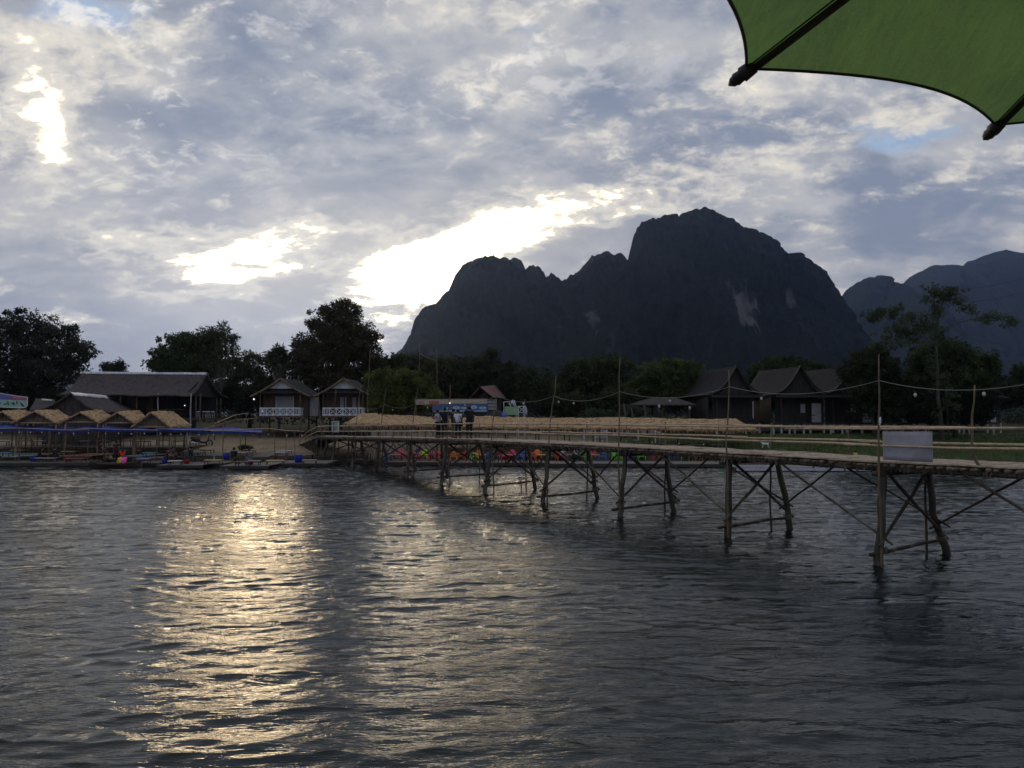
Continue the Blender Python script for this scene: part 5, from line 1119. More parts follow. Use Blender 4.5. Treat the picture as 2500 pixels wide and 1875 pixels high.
CH = [(948, 61.0, -80, BLE, 'blue armchair at the shore end of the chair row'), (975, 62.6, 180, PK, 'bright pink armchair with its rounded back raised behind the first small table'), (994, 61.0, 80, PK, 'pink red armchair facing the blue one across the first small table'),
      (1017, 61.0, -85, RO, 'red orange armchair beside the lime chair near the shore end'), (1035, 62.6, 175, LM, 'lime yellow armchair behind the second small table'), (1020, 64.0, 180, NV, 'dark violet armchair standing behind the lime yellow one'), (1057, 61.0, 80, DP, 'deep pink armchair turned towards the lime yellow one'),
      (1079, 61.0, -85, RD, 'red armchair under the bridge between two trestles, beside the pale orange one'), (1107, 60.2, 0, (.80, .34, .12, 1), 'pale orange armchair seen from behind'), (1126, 61.0, 82, RO, 'red orange armchair turned to the pale orange one'),
      (1157, 60.8, -70, LM, 'lime armchair tilted beside the orange one at the leaning post'), (1171, 62.7, 180, ORG, 'square backed orange armchair behind the leaning bridge post'), (1195, 61.0, 82, BLE, 'blue armchair facing the lime one across a small table'),
      (1230, 61.0, -70, DP, 'deep pink armchair before the teal platform'), (1250, 62.2, 170, PK, 'bright pink armchair before the teal platform with its back raised'), (1271, 61.0, 80, BLE, 'blue armchair beside the two pink ones'),
      (1300, 61.0, -85, RO, 'red orange armchair low beside the taller orange one'), (1313, 62.6, 185, ORG, 'orange armchair beside the forked brace of the bridge'), (1368, 60.6, -75, RO, 'red orange armchair under the person in the pale tee shirt'),
      (1421, 60.8, 80, (.20, .55, .20, 1), 'green armchair behind the person in the dark trousers'), (1434, 61.0, -80, (.36, .60, .08, 1), 'grass green armchair facing the last pink and blue pair'), (1446, 62.6, 175, PK, 'bright pink armchair just past the two people in pale shirts'), (1471, 61.0, 82, BLE, 'blue armchair by the long diagonal brace, past the pink one'),
      (1504, 60.4, -160, GRN, 'bright green armchair at the foot of the tall bridge post'), (1515, 62.0, 150, LM, 'lime green armchair right behind the bright green one'), (1500, 63.6, 180, NV, 'dark violet armchair behind the bright green one'), (1538, 60.6, 95, (.03, .12, .50, 1), 'dark blue armchair alone beside the big post'),
      (1566, 60.8, -85, GRN, 'green armchair at the end of the long pink covered table'), (1602, 60.8, 85, DP, 'deep pink armchair at the far end of the pink covered table'), (1638, 60.8, -85, (.03, .12, .50, 1), 'dark blue armchair low before the yellow brown table'), (1653, 62.8, 180, BLE, 'bright blue armchair with raised back behind the yellow brown table'), (1672, 60.8, 80, GRN, 'green armchair at the end of the yellow brown table'),
      (1703, 60.8, -80, ORG, 'orange armchair at the last small table'), (1718, 62.8, 180, PK, 'pink armchair behind the last small table'), (1764, 60.6, -10, GRN, 'green armchair alone at the last corner of the raft'), (1760, 62.4, 180, (.24, .50, .16, 1), 'paler green armchair tucked behind the last corner one')]
gc_ = 'coloured plastic armchairs on the rafts'
ch0 = None
for px, Y_, rz, c, lb in CH:
    q = P(px, 1120, Y_)
    if ch0 is None: ch0 = make_chair(lb, (q.x, Y_, DECK), R(rz), c, gc_)
    else: copy_tree(ch0, (q.x, Y_, DECK), R(rz), label=lb, colour=c)
gq = 'small tables between the plastic chairs'
for px, c, w, lb in [(967, (.62, .30, .16), .95, 'orange brown small table between the first blue and pink chairs'), (1037, (.60, .42, .10), .9, 'yellow brown small table before the lime yellow chair'), (1104, (.62, .40, .18), .8, 'orange topped small table before the pale orange chair'), (1175, (.60, .46, .16), .8, 'yellow small table between the lime and blue chairs'), (1251, (.60, .28, .10), .85, 'orange small table before the two pink chairs'), (1322, (.58, .44, .20), .8, 'tan small table by the forked brace'), (1396, (.34, .34, .12), 1.0, 'olive barrel like table between the two people in pale shirts'), (1450, (.58, .38, .14), .9, 'tan small table past the two people'), (1584, (.62, .10, .12), 1.3, 'long table with red and pink cover'), (1656, (.60, .44, .16), 1.1, 'yellow brown table between the dark blue and green chairs'), (1728, (.60, .36, .12), .85, 'orange brown last small table of the chair row')]:
    q = P(px, 1110, 61.2); low_table(lb, (q.x, 61.3, DECK), c, w, .6, .46, 0, group=gq, name='small_table')

# benches on the terrace under the tarpaulins and white stool
def bench(label, px, Y_, w, colour):
    q = P(px, 1080, Y_); low_table(label, (q.x, Y_, max(1.12, ground_z(q.x, Y_))), colour, w, .45, .50, random.uniform(-.2, .2), 'bench', 'bench', 'benches under the tarpaulins')
WT = (.52, .52, .50)
for px, Y_, w, c, lb in [(5, 68.5, 1.1, WT, 'white framed bench at the outermost end under the peaked tarpaulin'), (60, 69.5, 1.3, (.16, .12, .09), 'brown bench under the peaked tarpaulin'), (97, 68.2, .9, WT, 'white framed bench below the second straw hut'), (140, 70, 1.6, (.18, .14, .10), 'long brown bench behind the faded orange platform'), (206, 68.4, .8, (.34, .36, .34), 'grey bench behind the crooked pole'), (250, 69.2, 1.3, (.18, .14, .10), 'brown bench behind the standing people in the boat'), (305, 70, 1.3, (.24, .2, .16), 'light brown bench below the fourth straw hut'), (350, 68.6, 1.2, (.18, .15, .11), 'brown bench behind the beige platform'), (400, 70.3, 1.3, (.28, .25, .20), 'tan bench below the last straw hut'), (440, 69.4, 1.2, (.18, .14, .10), 'brown bench beside the parked motorbike')]:
    bench(lb, px, Y_, w, c)
q = P(1237, 1072, 66.6); low_table('white plastic stool standing alone on the lawn under the shelter', (q.x, 66.6, q.z-.0+.0-.0), (.7, .7, .68), .32, .32, .45, .2, 'plastic_stool', 'stool')
# tubs
def tub(label, px, Y_, z, c, r=.20, h=.34):
    q = P(px, 1120, Y_); t = thing('plastic_tub', label, 'tub', (q.x, Y_, z)); k = MB(); k.tube([(q.x, Y_, z), (q.x, Y_, z+h*.6), (q.x, Y_, z+h)], [r*.8, r*.95, r], 14); o = k.build('body', M['plastic'], t); o.color = c
    k = MB(); k.tube([(q.x+r*math.cos(a), Y_+r*math.sin(a), z+h) for a in np.linspace(0, 2*math.pi, 15)], .02, 5); o = k.build('rim', M['plastic'], t); o.color = c
BU = (.03, .05, .45, 1)
tub('blue tub between the two yellow tables by the ramp', 729, 58.6, DECK, BU, .32, .55); tub('blue tub beside the seated person in black', 553, 57.5, DECK+.3, BU, .26, .45); tub('blue tub seat under the person in the dark brown shirt', 403, 57.6, DECK, BU, .22, .34); tub('blue tub at the edge of the outermost raft, beside the people in black', 82, 60.0, DECK, BU, .26, .36)
tub('red tub seat under the person in the dark grey shirt', 456, 57.2, DECK, (.42, .03, .05, 1), .22, .34); tub('red tub seat under the second seated person near the sand', 612, 56.4, DECK, (.42, .03, .05, 1), .22, .34); tub('red tub between the outermost people and the brown red table', 165, 59.9, DECK, (.45, .06, .05, 1), .2, .36)

# ------------------------------------------------------------------ people
def skin_mesh(name, nodes, edges, m, root, colour=None, sub=1):
    """nodes: {key: ((x,y,z), radius)}; first node is the skin root"""
    ks = list(nodes); me = bpy.data.meshes.new(name); me.from_pydata([nodes[k][0] for k in ks], [(ks.index(a), ks.index(b)) for a, b in edges], []); me.update()
    o = link(name, me, m, root)
    md = o.modifiers.new('skin', 'SKIN'); md.use_smooth_shade = True
    me.attributes  # skin layer is made with the modifier
    if not me.skin_vertices:
        bm = bmesh.new(); bm.from_mesh(me); bm.verts.layers.skin.verify(); bm.to_mesh(me); bm.free()
    sk = me.skin_vertices[0].data
    for i, k in enumerate(ks):
        r = nodes[k][1]; sk[i].radius = (r, r) if not hasattr(r, '__len__') else r; sk[i].use_root = (i == 0)
    s2 = o.modifiers.new('smooth', 'SUBSURF'); s2.levels = sub; s2.render_levels = sub
    if colour: o.color = (*colour, 1)
    return o
def person(label, loc, rz, pose='stand', h=1.7, shirt=(.03, .03, .035), legs=(.02, .02, .025), arms=None, lean=0.0, look=(0, 0), build=1.0, hair_long=False, shorts=False, group=None):
    t = thing('person', label, 'person', loc, group, rz); s = h/1.7; V = Vector
    if pose == 'stand': pel = V((0, 0, .93)); kn = [V((-.10, .03, .50)), V((.11, .02, .50))]; an = [V((-.11, -.01, .08)), V((.13, 0, .08))]
    elif pose == 'crouch': pel = V((0, 0, .34)); kn = [V((-.17, .30, .52)), V((.17, .30, .52))]; an = [V((-.13, .12, .07)), V((.13, .12, .07))]
    else: pel = V((0, 0, .42)); kn = [V((-.14, .40, .47)), V((.14, .40, .47))]; an = [V((-.13, .40, .08)), V((.13, .42, .08))]
    d = V((0, math.sin(lean), math.cos(lean)))
    wa, ch, nk = pel+d*.17, pel+d*.40, pel+d*.56; hd = nk+V((look[0]*.5, .02+look[1], .10)); ht = hd+V((look[0], look[1]*.6, .11))
    b = build; sh = [ch+d*.09+V((-.19*b, 0, 0)), ch+d*.09+V((.19*b, 0, 0))]
    if arms is None: arms = [((-.27, .0, -.30), (-.24, .12, -.55))]*2 if pose == 'stand' else [((-.26, .10, -.26), (-.14, .34, -.32))]*2
    el, wr = [], []
    for i, (e, w_) in enumerate(arms):
        f = 1 if i == 0 else -1; base = V((0, sh[i].y, sh[i].z)); el.append(base+V((e[0]*f, e[1], e[2]))); wr.append(base+V((w_[0]*f, w_[1], w_[2])))
    N = {}; E = []
    def nd(k, p, r): N[k] = (tuple(V(p)*s), r*s)
    nd('pel', pel, .125*b); nd('wa', wa, .115*b); nd('ch', ch, .135*b); nd('nk', nk, .052); nd('jw', hd-V((0, -.015, .03)), .068); nd('hd', hd+V((0, -.005, .03)), .090); nd('ht', ht, .060)
    nd('nose', hd+V((look[0]*.4, .112, .005)), .014)
    E += [('pel', 'wa'), ('wa', 'ch'), ('ch', 'nk'), ('nk', 'jw'), ('jw', 'hd'), ('hd', 'ht'), ('hd', 'nose')]
    for i, c in enumerate('lr'):
        f = -1 if i == 0 else 1
        nd('ear'+c, hd+V((f*.088, -.01, .01)), .016); E.append(('hd', 'ear'+c))
        nd('sh'+c, sh[i], .060*b); nd('el'+c, el[i], .040); nd('wr'+c, wr[i], .027); E += [('ch', 'sh'+c), ('sh'+c, 'el'+c), ('el'+c, 'wr'+c)]
        dr = (wr[i]-el[i]).normalized(); pm = wr[i]+dr*.06; nd('pm'+c, pm, .030); E.append(('wr'+c, 'pm'+c))
        sd = dr.cross(V((0, 1, 0.3))).normalized(); up = sd.cross(dr)
        for j, (o_, ln) in enumerate(((-.026, .055), (-.009, .070), (.009, .066), (.026, .048))):
            k1 = pm+dr*.035+sd*o_*1.1; k2 = k1+dr*ln*.55-up*.012; k3 = k2+dr*ln*.35-up*.024
            nd(f'a{j}{c}', k1, .009); nd(f'b{j}{c}', k2, .008); nd(f'c{j}{c}', k3, .007); E += [('pm'+c, f'a{j}{c}'), (f'a{j}{c}', f'b{j}{c}'), (f'b{j}{c}', f'c{j}{c}')]
        th = wr[i]+dr*.03-sd*f*.035; nd('t1'+c, th, .010); nd('t2'+c, th+dr*.035-sd*f*.012-up*.015, .009); E += [('wr'+c, 't1'+c), ('t1'+c, 't2'+c)]
        hp = pel+V((f*.09, .02, -.03)); nd('hp'+c, hp, .095*b); nd('kn'+c, kn[i], .060); nd('an'+c, an[i], .042); nd('to'+c, an[i]+V((0, .14, -.045)), .036)
        E += [('pel', 'hp'+c), ('hp'+c, 'kn'+c), ('kn'+c, 'an'+c), ('an'+c, 'to'+c)]
    skin_mesh('body', N, E, M['skin'], t)
    C_ = {}; CE = []
    def cd(k, p, r): C_[k] = (tuple(V(p)*s), r*s)
    cd('hem', pel-d*.04, .172*b); cd('wa', wa, .150*b); cd('ch', ch, .160*b); cd('cn', ch+d*.10, .105*b); CE += [('hem', 'wa'), ('wa', 'ch'), ('ch', 'cn')]
    for i, c in enumerate('lr'):
        cd('sh'+c, sh[i], .080*b); cd('ua'+c, sh[i].lerp(el[i], .62), .066); CE += [('ch', 'sh'+c), ('sh'+c, 'ua'+c)]
    skin_mesh('shirt', C_, CE, M['cloth'], t, shirt)
    C_ = {}; CE = []
    cd('pel', pel+d*.06, .150*b)
    for i, c in enumerate('lr'):
        f = -1 if i == 0 else 1; hp = pel+V((f*.09, .02, -.03)); cd('hp'+c, hp, .112*b); cd('kn'+c, kn[i] if not shorts else hp.lerp(kn[i], .8), .078); CE += [('pel', 'hp'+c), ('hp'+c, 'kn'+c)]
        if not shorts: cd('an'+c, an[i]+V((0, 0, .03)), .062); CE.append(('kn'+c, 'an'+c))
    skin_mesh('trousers', C_, CE, M['cloth'], t, legs)
    k = MB()
    cpt = (hd+V((look[0]*.4, -.022, .055)))*s; k.ball(cpt, .108*s, 12, 8, (.95, 1.0, 1.0))
    if hair_long: k.tube([cpt+V((0, -.05, .02))*s, cpt+V((0, -.10, -.12))*s, cpt+V((0, -.11, -.28))*s], [.09*s, .085*s, .04*s], 9)
    o = k.build('hair', M['hair']); o.parent = t
    for i in (0, 1): k = MB(); a = an[i]*s; k.tube([a+V((0, -.05, -.045))*s, a+V((0, .04, -.045))*s, a+V((0, .16, -.055))*s], [.04*s, .045*s, .035*s], 8); o = k.build('shoe', M['black']); o.parent = t
    return t
def on_bridge(px, off):
    best = min(np.arange(10, 45, .02), key=lambda s: abs((B0+BD*s+BN*off).x/(B0+BD*s+BN*off).y-(px-CX)/F)); p = bp(best, off, bz(best)+.035); return p
gb_ = 'group standing together on the bridge'
pA = on_bridge(1071, .8); person('person in a lilac grey tee shirt looking down at a phone on the bridge', pA, R(62), h=1.66, shirt=(.46, .46, .56), legs=(.02, .02, .03), arms=[((-.22, .10, -.27), (-.12, .36, -.20)), ((-.22, .10, -.27), (-.12, .36, -.20))], lean=.10, look=(0, .05), group=gb_)
pB = on_bridge(1086, 1.0); person('tall person in a loose black jacket, next to the one with the phone', pB, R(15), h=1.80, shirt=(.018, .018, .022), legs=(.018, .018, .022), build=1.22, group=gb_)
pC = on_bridge(1107, 1.5); person('person in a dark top with a beige bag, half hidden on the bridge', pC, R(-40), h=1.70, shirt=(.03, .03, .035), legs=(.16, .14, .12), group=gb_, build=.95)
pD = on_bridge(1118, .75); person('person in a white tee shirt with a black bag strap, on the bridge', pD, R(-12), h=1.60, shirt=(.66, .70, .82), legs=(.02, .018, .02), arms=[((-.25, .02, -.28), (-.22, .14, -.5))]*2, group=gb_)
pE = on_bridge(1146, 1.0); person('person in a black shirt and black trousers standing apart at the end of the group', pE, R(20), h=1.76, shirt=(.016, .016, .02), legs=(.016, .016, .018), build=1.18, arms=[((-.36, .10, -.16), (-.30, .30, -.30)), ((-.27, 0, -.3), (-.25, .1, -.56))], group=gb_)
t = thing('phone', 'dark phone held up by the person in the lilac grey tee shirt', 'phone', tuple(pA)); k = MB(); c = pA+Vector((-.36, .22, 1.19)); k.box(c, (.02, .075, .15), R(62), R(-35)); k.build('case', M['black'], t)
t = thing('shoulder_bag', 'black shoulder bag slung on the white tee shirt', 'bag', tuple(pD)); k = MB(); k.tube([pD+Vector((.10, -.16, 1.30)), pD+Vector((.17, -.18, 1.12)), pD+Vector((.22, -.14, .92))], .018, 6); k.build('strap', M['black'], t); k = MB(); k.box(pD+Vector((.24, -.12, .80)), (.10, .24, .24)); k.build('pouch', M['black'], t)
t = thing('cloth_bag', 'beige cloth bag carried by the half hidden person on the bridge', 'bag', tuple(pC)); k = MB(); k.ball(pC+Vector((-.22, -.12, .95)), .15, 10, 8, (.7, .6, 1.3)); o = k.build('sack', M['cloth'], t); o.color = (.42, .38, .26, 1); k = MB(); k.tube([pC+Vector((-.22, -.12, 1.1)), pC+Vector((-.18, -.10, 1.34))], .015, 5); k.build('handle', M['cloth'], t).color = (.42, .38, .26, 1)
def at(px, Y_, z): q = P(px, 1100, Y_); return (q.x, Y_, z)
g2 = 'people at the water side tables'; BK = (.02, .02, .022)
person('person in black leaning over the greyish low table, at the outermost raft', at(95, 60.2, DECK), R(-75), 'sit', 1.62, BK, BK, lean=.45, group=g2)
person('person in black sitting upright across the greyish low table', at(137, 60.2, DECK), R(85), 'sit', 1.62, (.028, .026, .028), BK, lean=.30, group=g2)
person('person in a dark shirt standing in the wooden boat', at(243, 60.4, .66), R(-60), 'sit', 1.7, (.035, .03, .03), (.06, .05, .05), lean=.1, group=g2)
person('slim person in a dark red top standing upright in the wooden boat', at(283, 61.2, .28), R(15), 'stand', 1.55, (.09, .025, .03), (.05, .022, .025), group=g2, build=.85)
person('woman with long black hair in a bright red top at the boat edge', at(299, 58.7, DECK), R(35), 'sit', 1.55, (.62, .05, .03), (.03, .02, .025), lean=.12, hair_long=True, group=g2)
person('person crouching low in the wooden boat beside the brown table', at(255, 58.6, .22), R(-80), 'crouch', 1.5, (.10, .075, .06), (.05, .04, .035), lean=.35, group=g2)
person('person in a dark brown shirt on the blue tub seat, bent over the table', at(405, 57.6, DECK), R(-70), 'sit', 1.65, (.055, .032, .032), (.03, .03, .035), lean=.30, group=g2)
person('person facing the river behind the whitish table, in a dull purple top', at(420, 60.2, DECK), R(-120), 'sit', 1.6, (.09, .05, .07), (.03, .03, .035), lean=.2, group=g2)
person('person in a dark grey shirt seen from behind on the red tub seat', at(454, 57.2, DECK), R(45), 'sit', 1.68, (.045, .05, .055), (.03, .03, .035), lean=.20, group=g2)
person('person in black sitting at the end of the four, arm across the knee', at(467, 58.4, DECK), R(80), 'sit', 1.75, BK, (.05, .06, .08), lean=.15, group=g2)
person('stocky person in a black sleeveless top seen from behind near the sand', at(570, 56.6, DECK), R(-20), 'sit', 1.72, BK, (.07, .05, .04), lean=.1, build=1.2, group=g2)
person('smaller person in grey on the red tub seat near the sand', at(609, 56.6, DECK), R(40), 'sit', 1.6, (.12, .12, .14), (.18, .19, .22), lean=.12, group=g2)
person('person in a pale tee shirt and light jeans on the red orange armchair', at(1371, 60.6, DECK), R(-80), 'sit', 1.72, (.58, .62, .74), (.16, .24, .38), lean=.32, group=g2)
person('person in a white tee shirt and dark trousers leaning to the olive table', at(1410, 60.8, DECK), R(80), 'sit', 1.7, (.62, .64, .74), (.03, .03, .035), lean=.40, group=g2)
person('small child in a yellow shirt crouching at the water edge before the grass', at(2090, 55.0, .62), R(20), 'crouch', 1.15, (.55, .42, .05), (.03, .03, .03), lean=.2, group=None)
t = thing('folded_umbrella', 'yellow and pink folded umbrella beside the woman in red', 'umbrella', at(302, 57.9, DECK)); c = Vector(t.location)
for i, cc in enumerate(((.50, .40, .08), (.85, .12, .38))):
    k = MB(); x = -.24+i*.30; V = [c+Vector((x+.28*math.cos(a)*(.6+.4*(j % 2)), .12*math.sin(a), .22+.24*math.sin(a)*(1 if a < math.pi else .9))) for j, a in enumerate(np.linspace(0, 2*math.pi, 9)[:-1])]
    W = [v+Vector((0, -.10, 0)) for v in V]; k.add(V+W+[c+Vector((x, .18, .24)), c+Vector((x, -.22, .24))], [(j, (j+1) % 8, 8+(j+1) % 8, 8+j) for j in range(8)]+[((j+1) % 8, j, 16) for j in range(8)]+[(8+j, 8+(j+1) % 8, 17) for j in range(8)]); o = k.build('panel', M['cloth'], t); o.color = (*cc, 1)
# food and bottles on tables: small countable things
def bottle(label, px, Y_, z, c):
    q = P(px, 1100, Y_); k = MB(); k.tube([(q.x, Y_, z), (q.x, Y_, z+.15), (q.x, Y_, z+.19), (q.x, Y_, z+.27)], [.035, .035, .014, .013], 8); o = k.build('bottle', M['plastic']); o.color = c; tag(o, label, 'bottle')
bottle('white bottle on the boat table beside the crouching person', 269, 58.9, .58, (.7, .72, .75, 1)); bottle('whitish bottle next to it, nearer the woman in red', 273, 58.8, .58, (.72, .72, .72, 1)); bottle('brown bottle on the whitish table of the four people', 424, 56.1, .62, (.12, .05, .02, 1)); bottle('pale cup like bottle on the yellow brown table of the narrow raft', 523, 57.2, .62, (.7, .7, .68, 1))

# ------------------------------------------------------------------ motorbike on the sand
q = P(491, 1090, 71.5); ml = Vector((q.x, 71.5, ground_z(q.x, 71.5))); t = thing('motorbike', 'dark scooter style motorbike parked on the sand beside the tarpaulin poles', 'motorbike', ml, None, R(28)); t.scale = (1.12, 1.3, 1.12)
def mp_(k, n, m, par=None, c=None): o = k.build(n, m); o.parent = par or t; (setattr(o, 'color', c) if c else None); return o
for x in (-.62, .62):
    k = MB(); k.tube([(x+.25*math.cos(a), 0, .28+.25*math.sin(a)) for a in np.linspace(0, 2*math.pi, 21)], .055, 8, False); w_ = mp_(k, 'wheel', M['black'])
    k = MB(); k.tube([(x, -.03, .28), (x, .03, .28)], .06, 10)
    for a in np.linspace(0, math.pi*2, 7)[:-1]: k.bar((x, 0, .28), (x+.22*math.cos(a), 0, .28+.22*math.sin(a)), .03, .02)
    mp_(k, 'rim', M['wire_dark'], w_)
k = MB(); k.slab((-.85, -.13, .72), (-.1, -.15, .62), (-.05, -.16, .35), (-.6, -.14, .42), .28, 6, 4, 0); k.slab((-.1, -.14, .45), (.45, -.12, .40), (.40, -.12, .28), (-.1, -.14, .28), .24, 4, 3, 0); mp_(k, 'body', M['plastic'], c=(.02, .022, .025, 1))
k = MB(); k.slab((-.80, -.13, .80), (-.05, -.13, .74), (-.05, .13, .74), (-.80, .13, .80), .08, 8, 4, .004); mp_(k, 'seat', M['black'])
k = MB(); k.slab((.52, -.20, .98), (.52, .20, .98), (.50, .18, .42), (.50, -.18, .42), .10, 4, 6, 0); mp_(k, 'leg_shield', M['plastic'], c=(.10, .11, .12, 1))
k = MB(); k.tube([(.50, 0, .95), (.62, 0, .28)], .035, 8); mp_(k, 'front_fork', M['metal'])
k = MB(); k.tube([(.36, -.34, 1.06), (.48, -.12, 1.02), (.48, .12, 1.02), (.36, .34, 1.06)], .022, 7); mp_(k, 'handlebar', M['black'])
for y in (-.26, .26): k = MB(); k.tube([(.44, y, 1.05), (.46, y*1.1, 1.22)], .008, 5); k.ball((.46, y*1.15, 1.25), .05, 8, 6, (.4, 1.2, .8)); mp_(k, 'mirror', M['metal'])
k = MB(); k.ball((.58, 0, .92), .09, 10, 8, (.7, 1.2, 1)); mp_(k, 'headlight', M['pale'])
k = MB(); k.tube([(-.1, -.2, .25), (-.55, -.22, .32), (-.85, -.22, .36)], [.03, .05, .055], 8); mp_(k, 'exhaust', M['metal'])
k = MB(); k.tube([(-.8, -.12, .84), (-1.0, -.1, .86), (-1.0, .1, .86), (-.8, .12, .84)], .014, 6); mp_(k, 'rear_rack', M['metal'])

# ------------------------------------------------------------------ signs and banners
def text_part(name, s_, loc, size, m, parent, rz=0.0):
    cu_ = bpy.data.curves.new(name, 'FONT'); cu_.body = s_; cu_.size = size; cu_.extrude = .006; cu_.align_x = 'CENTER'
    tmp = bpy.data.objects.new('tmp', cu_); COL.objects.link(tmp); dg = bpy.context.evaluated_depsgraph_get(); me = bpy.data.meshes.new_from_object(tmp.evaluated_get(dg)); bpy.data.objects.remove(tmp); bpy.data.curves.remove(cu_)
    me.materials.clear(); o = link(name, me, m, parent); o.rotation_euler = (R(90), 0, rz); o.location = Vector(loc)-Vector(parent.location); return o
def flat(name, pts, m, parent, colour=None, th=.012):
    k = MB(); V = [Vector(p) for p in pts]; n = len(V); k.add(V+[v+Vector((0, th, 0)) for v in V], [tuple(range(n)), tuple(reversed(range(n, 2*n)))]+[((i+1) % n, i, n+i, n+(i+1) % n) for i in range(n)]); o = k.build(name, m, parent)
    if colour: o.color = (*colour, 1)
    return o
def scrib(k, pts, r=.02): k.tube(pts, r, 5)
red = mat('sign_red', (.50, .035, .03), .6, .1); navy = mat('sign_navy', (.03, .05, .22), .6, .1)
# blue banner behind the people
Yb = 74.0; z0 = P(1100, 1005, Yb)
t = thing('blue_banner', 'long printed banner with blue lower half, red 8888 and pale dishes', 'banner', (P(1125, 1005, Yb).x, Yb, ground_z(z0.x, Yb)))
p_ = lambda x, y, dy=0: P(x, y, Yb+dy)
flat('upper_strip', [p_(1014, 975), p_(1190, 974), p_(1190, 986), p_(1014, 988)], M['any'], t, (.40, .37, .30))
flat('blue_field', [p_(1056, 988.2), p_(1100, 985.5), p_(1190, 985.5), p_(1190, 1006), p_(1056, 1006)], M['any'], t, (.07, .115, .26))
flat('pale_wave', [p_(1060, 1006.2-3, -.02), p_(1110, 1000.5, -.02), p_(1150, 1002.5, -.02), p_(1188, 1000, -.02), p_(1188, 1005, -.02), p_(1060, 1005.6, -.02)], M['any'], t, (.24, .42, .55))
for x, y, rx, ry in ((1087, 997, 7, 3), (1114, 995.5, 9, 3.4), (1132, 996, 7, 3), (1157, 994, 8, 4.2), (1178, 996, 9, 3.2)):
    flat('dish_print', [p_(x+rx*math.cos(a), y+ry*math.sin(a), -.03) for a in np.linspace(0, 2*math.pi, 15)[:-1]], M['any'], t, (.42, .58, .68))
    flat('dish_centre', [p_(x+rx*.5*math.cos(a), y+ry*.45*math.sin(a), -.05) for a in np.linspace(0, 2*math.pi, 11)[:-1]], M['any'], t, (.16, .26, .42))
text_part('lettering', '8888', p_(1060, 987.2, -.04), .50, red, t); text_part('lettering', 'KS', p_(1029, 987.2, -.04), .48, red, t)
k = MB(); k.bar(p_(1012, 974), p_(1191, 973), .06, .06); k.bar(p_(1190.5, 973, .1), Vector((p_(1190.5, 973).x, Yb+.1, 2.0)), .07, .07); k.bar(p_(1056, 986, .1), Vector((p_(1056, 973).x, Yb+.1, 2.0)), .07, .07); k.bar(p_(1016, 974, .1), Vector((p_(1016, 973).x, Yb+.1, 2.0)), .07, .07); k.build('frame', M['log'], t)
q = p_(1098, 984, -.35); t = thing('lamp', 'bright white lamp lit above the blue banner', 'lamp', tuple(q)); k = MB(); k.ball(q, .075, 10, 8); k.build('bulb', M['lit'], t); k = MB(); k.tube([q+Vector((0, 0, .07)), q+Vector((0, .1, .3)), q+Vector((0, .36, .4))], .014, 5); k.build('bracket', M['wire_dark'], t)
q = P(620, 974.5, 79); t = thing('lamp', 'round white lamp lit in the shade beside the first stilt bungalow', 'lamp', tuple(q)); k = MB(); k.ball(q, .085, 10, 8); k.build('bulb', M['lit'], t); k = MB(); k.tube([Vector((q.x, q.y+.1, 2.0)), q+Vector((0, .1, .2)), q+Vector((0, 0, .08))], .025, 6); k.build('post', M['wire_dark'], t)
q = P(451, 990, 84); t = thing('lamp', 'small lamp glowing on the hall balcony', 'lamp', tuple(q)); k = MB(); k.ball(q, .06, 10, 8); k.build('bulb', M['lit'], t); k = MB(); k.tube([q+Vector((0, 0, .06)), q+Vector((0, 0, 1.9))], .010, 5); k.build('cord', M['wire_dark'], t)
# fruit banner at the outermost end
Yf_ = 68.0; p_ = lambda x, y, dy=0: P(x, y, Yf_+dy)
t = thing('printed_banner', 'faded printed banner with blue and pink strip over leafy mint picture', 'banner', (P(10, 1000, Yf_).x, Yf_, ground_z(P(10, 1000, Yf_).x, Yf_)))
flat('picture_field', [p_(-60, 972), p_(66, 976), p_(66, 990), p_(60, 994.5), p_(50, 995.5), p_(-60, 990)], M['any'], t, (.34, .48, .42))
flat('title_strip', [p_(-60, 958), p_(0, 961), p_(40, 968), p_(66, 970), p_(66, 977), p_(-60, 973)], M['any'], t, (.15, .17, .45), .02)
flat('title_patch', [p_(30, 966.5, -.02), p_(66, 970, -.02), p_(66, 976, -.02), p_(30, 974, -.02)], M['any'], t, (.50, .16, .26))
k = MB()
for i in range(9): x = 4+i*6.6; scrib(k, [p_(x+random.uniform(0, 5), 968+i*.5+random.uniform(-1.8, 1.8), -.05) for _ in range(4)], .022)
o = k.build('lettering', M['any'], t); o.color = (.55, .25, .45, 1)
for i in range(13):
    x, y = random.uniform(-40, 58), random.uniform(980, 989); a = random.uniform(0, 6.28); d_ = Vector((math.cos(a), 0, math.sin(a))); c = p_(x, y, -.03); n_ = Vector((-d_.z, 0, d_.x)); L = random.uniform(.14, .30)
    flat('leaf_print', [c-d_*L, c-n_*.08, c+d_*L, c+n_*.08], M['any'], t, (.07, .14, .12))
k = MB(); k.tube([p_(-60, 991, -.02), p_(50, 996.2, -.02), p_(61, 995.2, -.02), p_(67, 990, -.02), p_(67, 969.5, -.02), p_(40, 967, -.02), p_(0, 960.2, -.02), p_(-60, 957, -.02)], .03, 6); k.build('border', M['white'], t)
for x in (-50, 64): k = MB(); k.tube([Vector((p_(x, 960).x, Yf_+.1, .6)), p_(x, 958 if x < 0 else 968, .1)], .05, 7); k.build('post', M['log'], t)
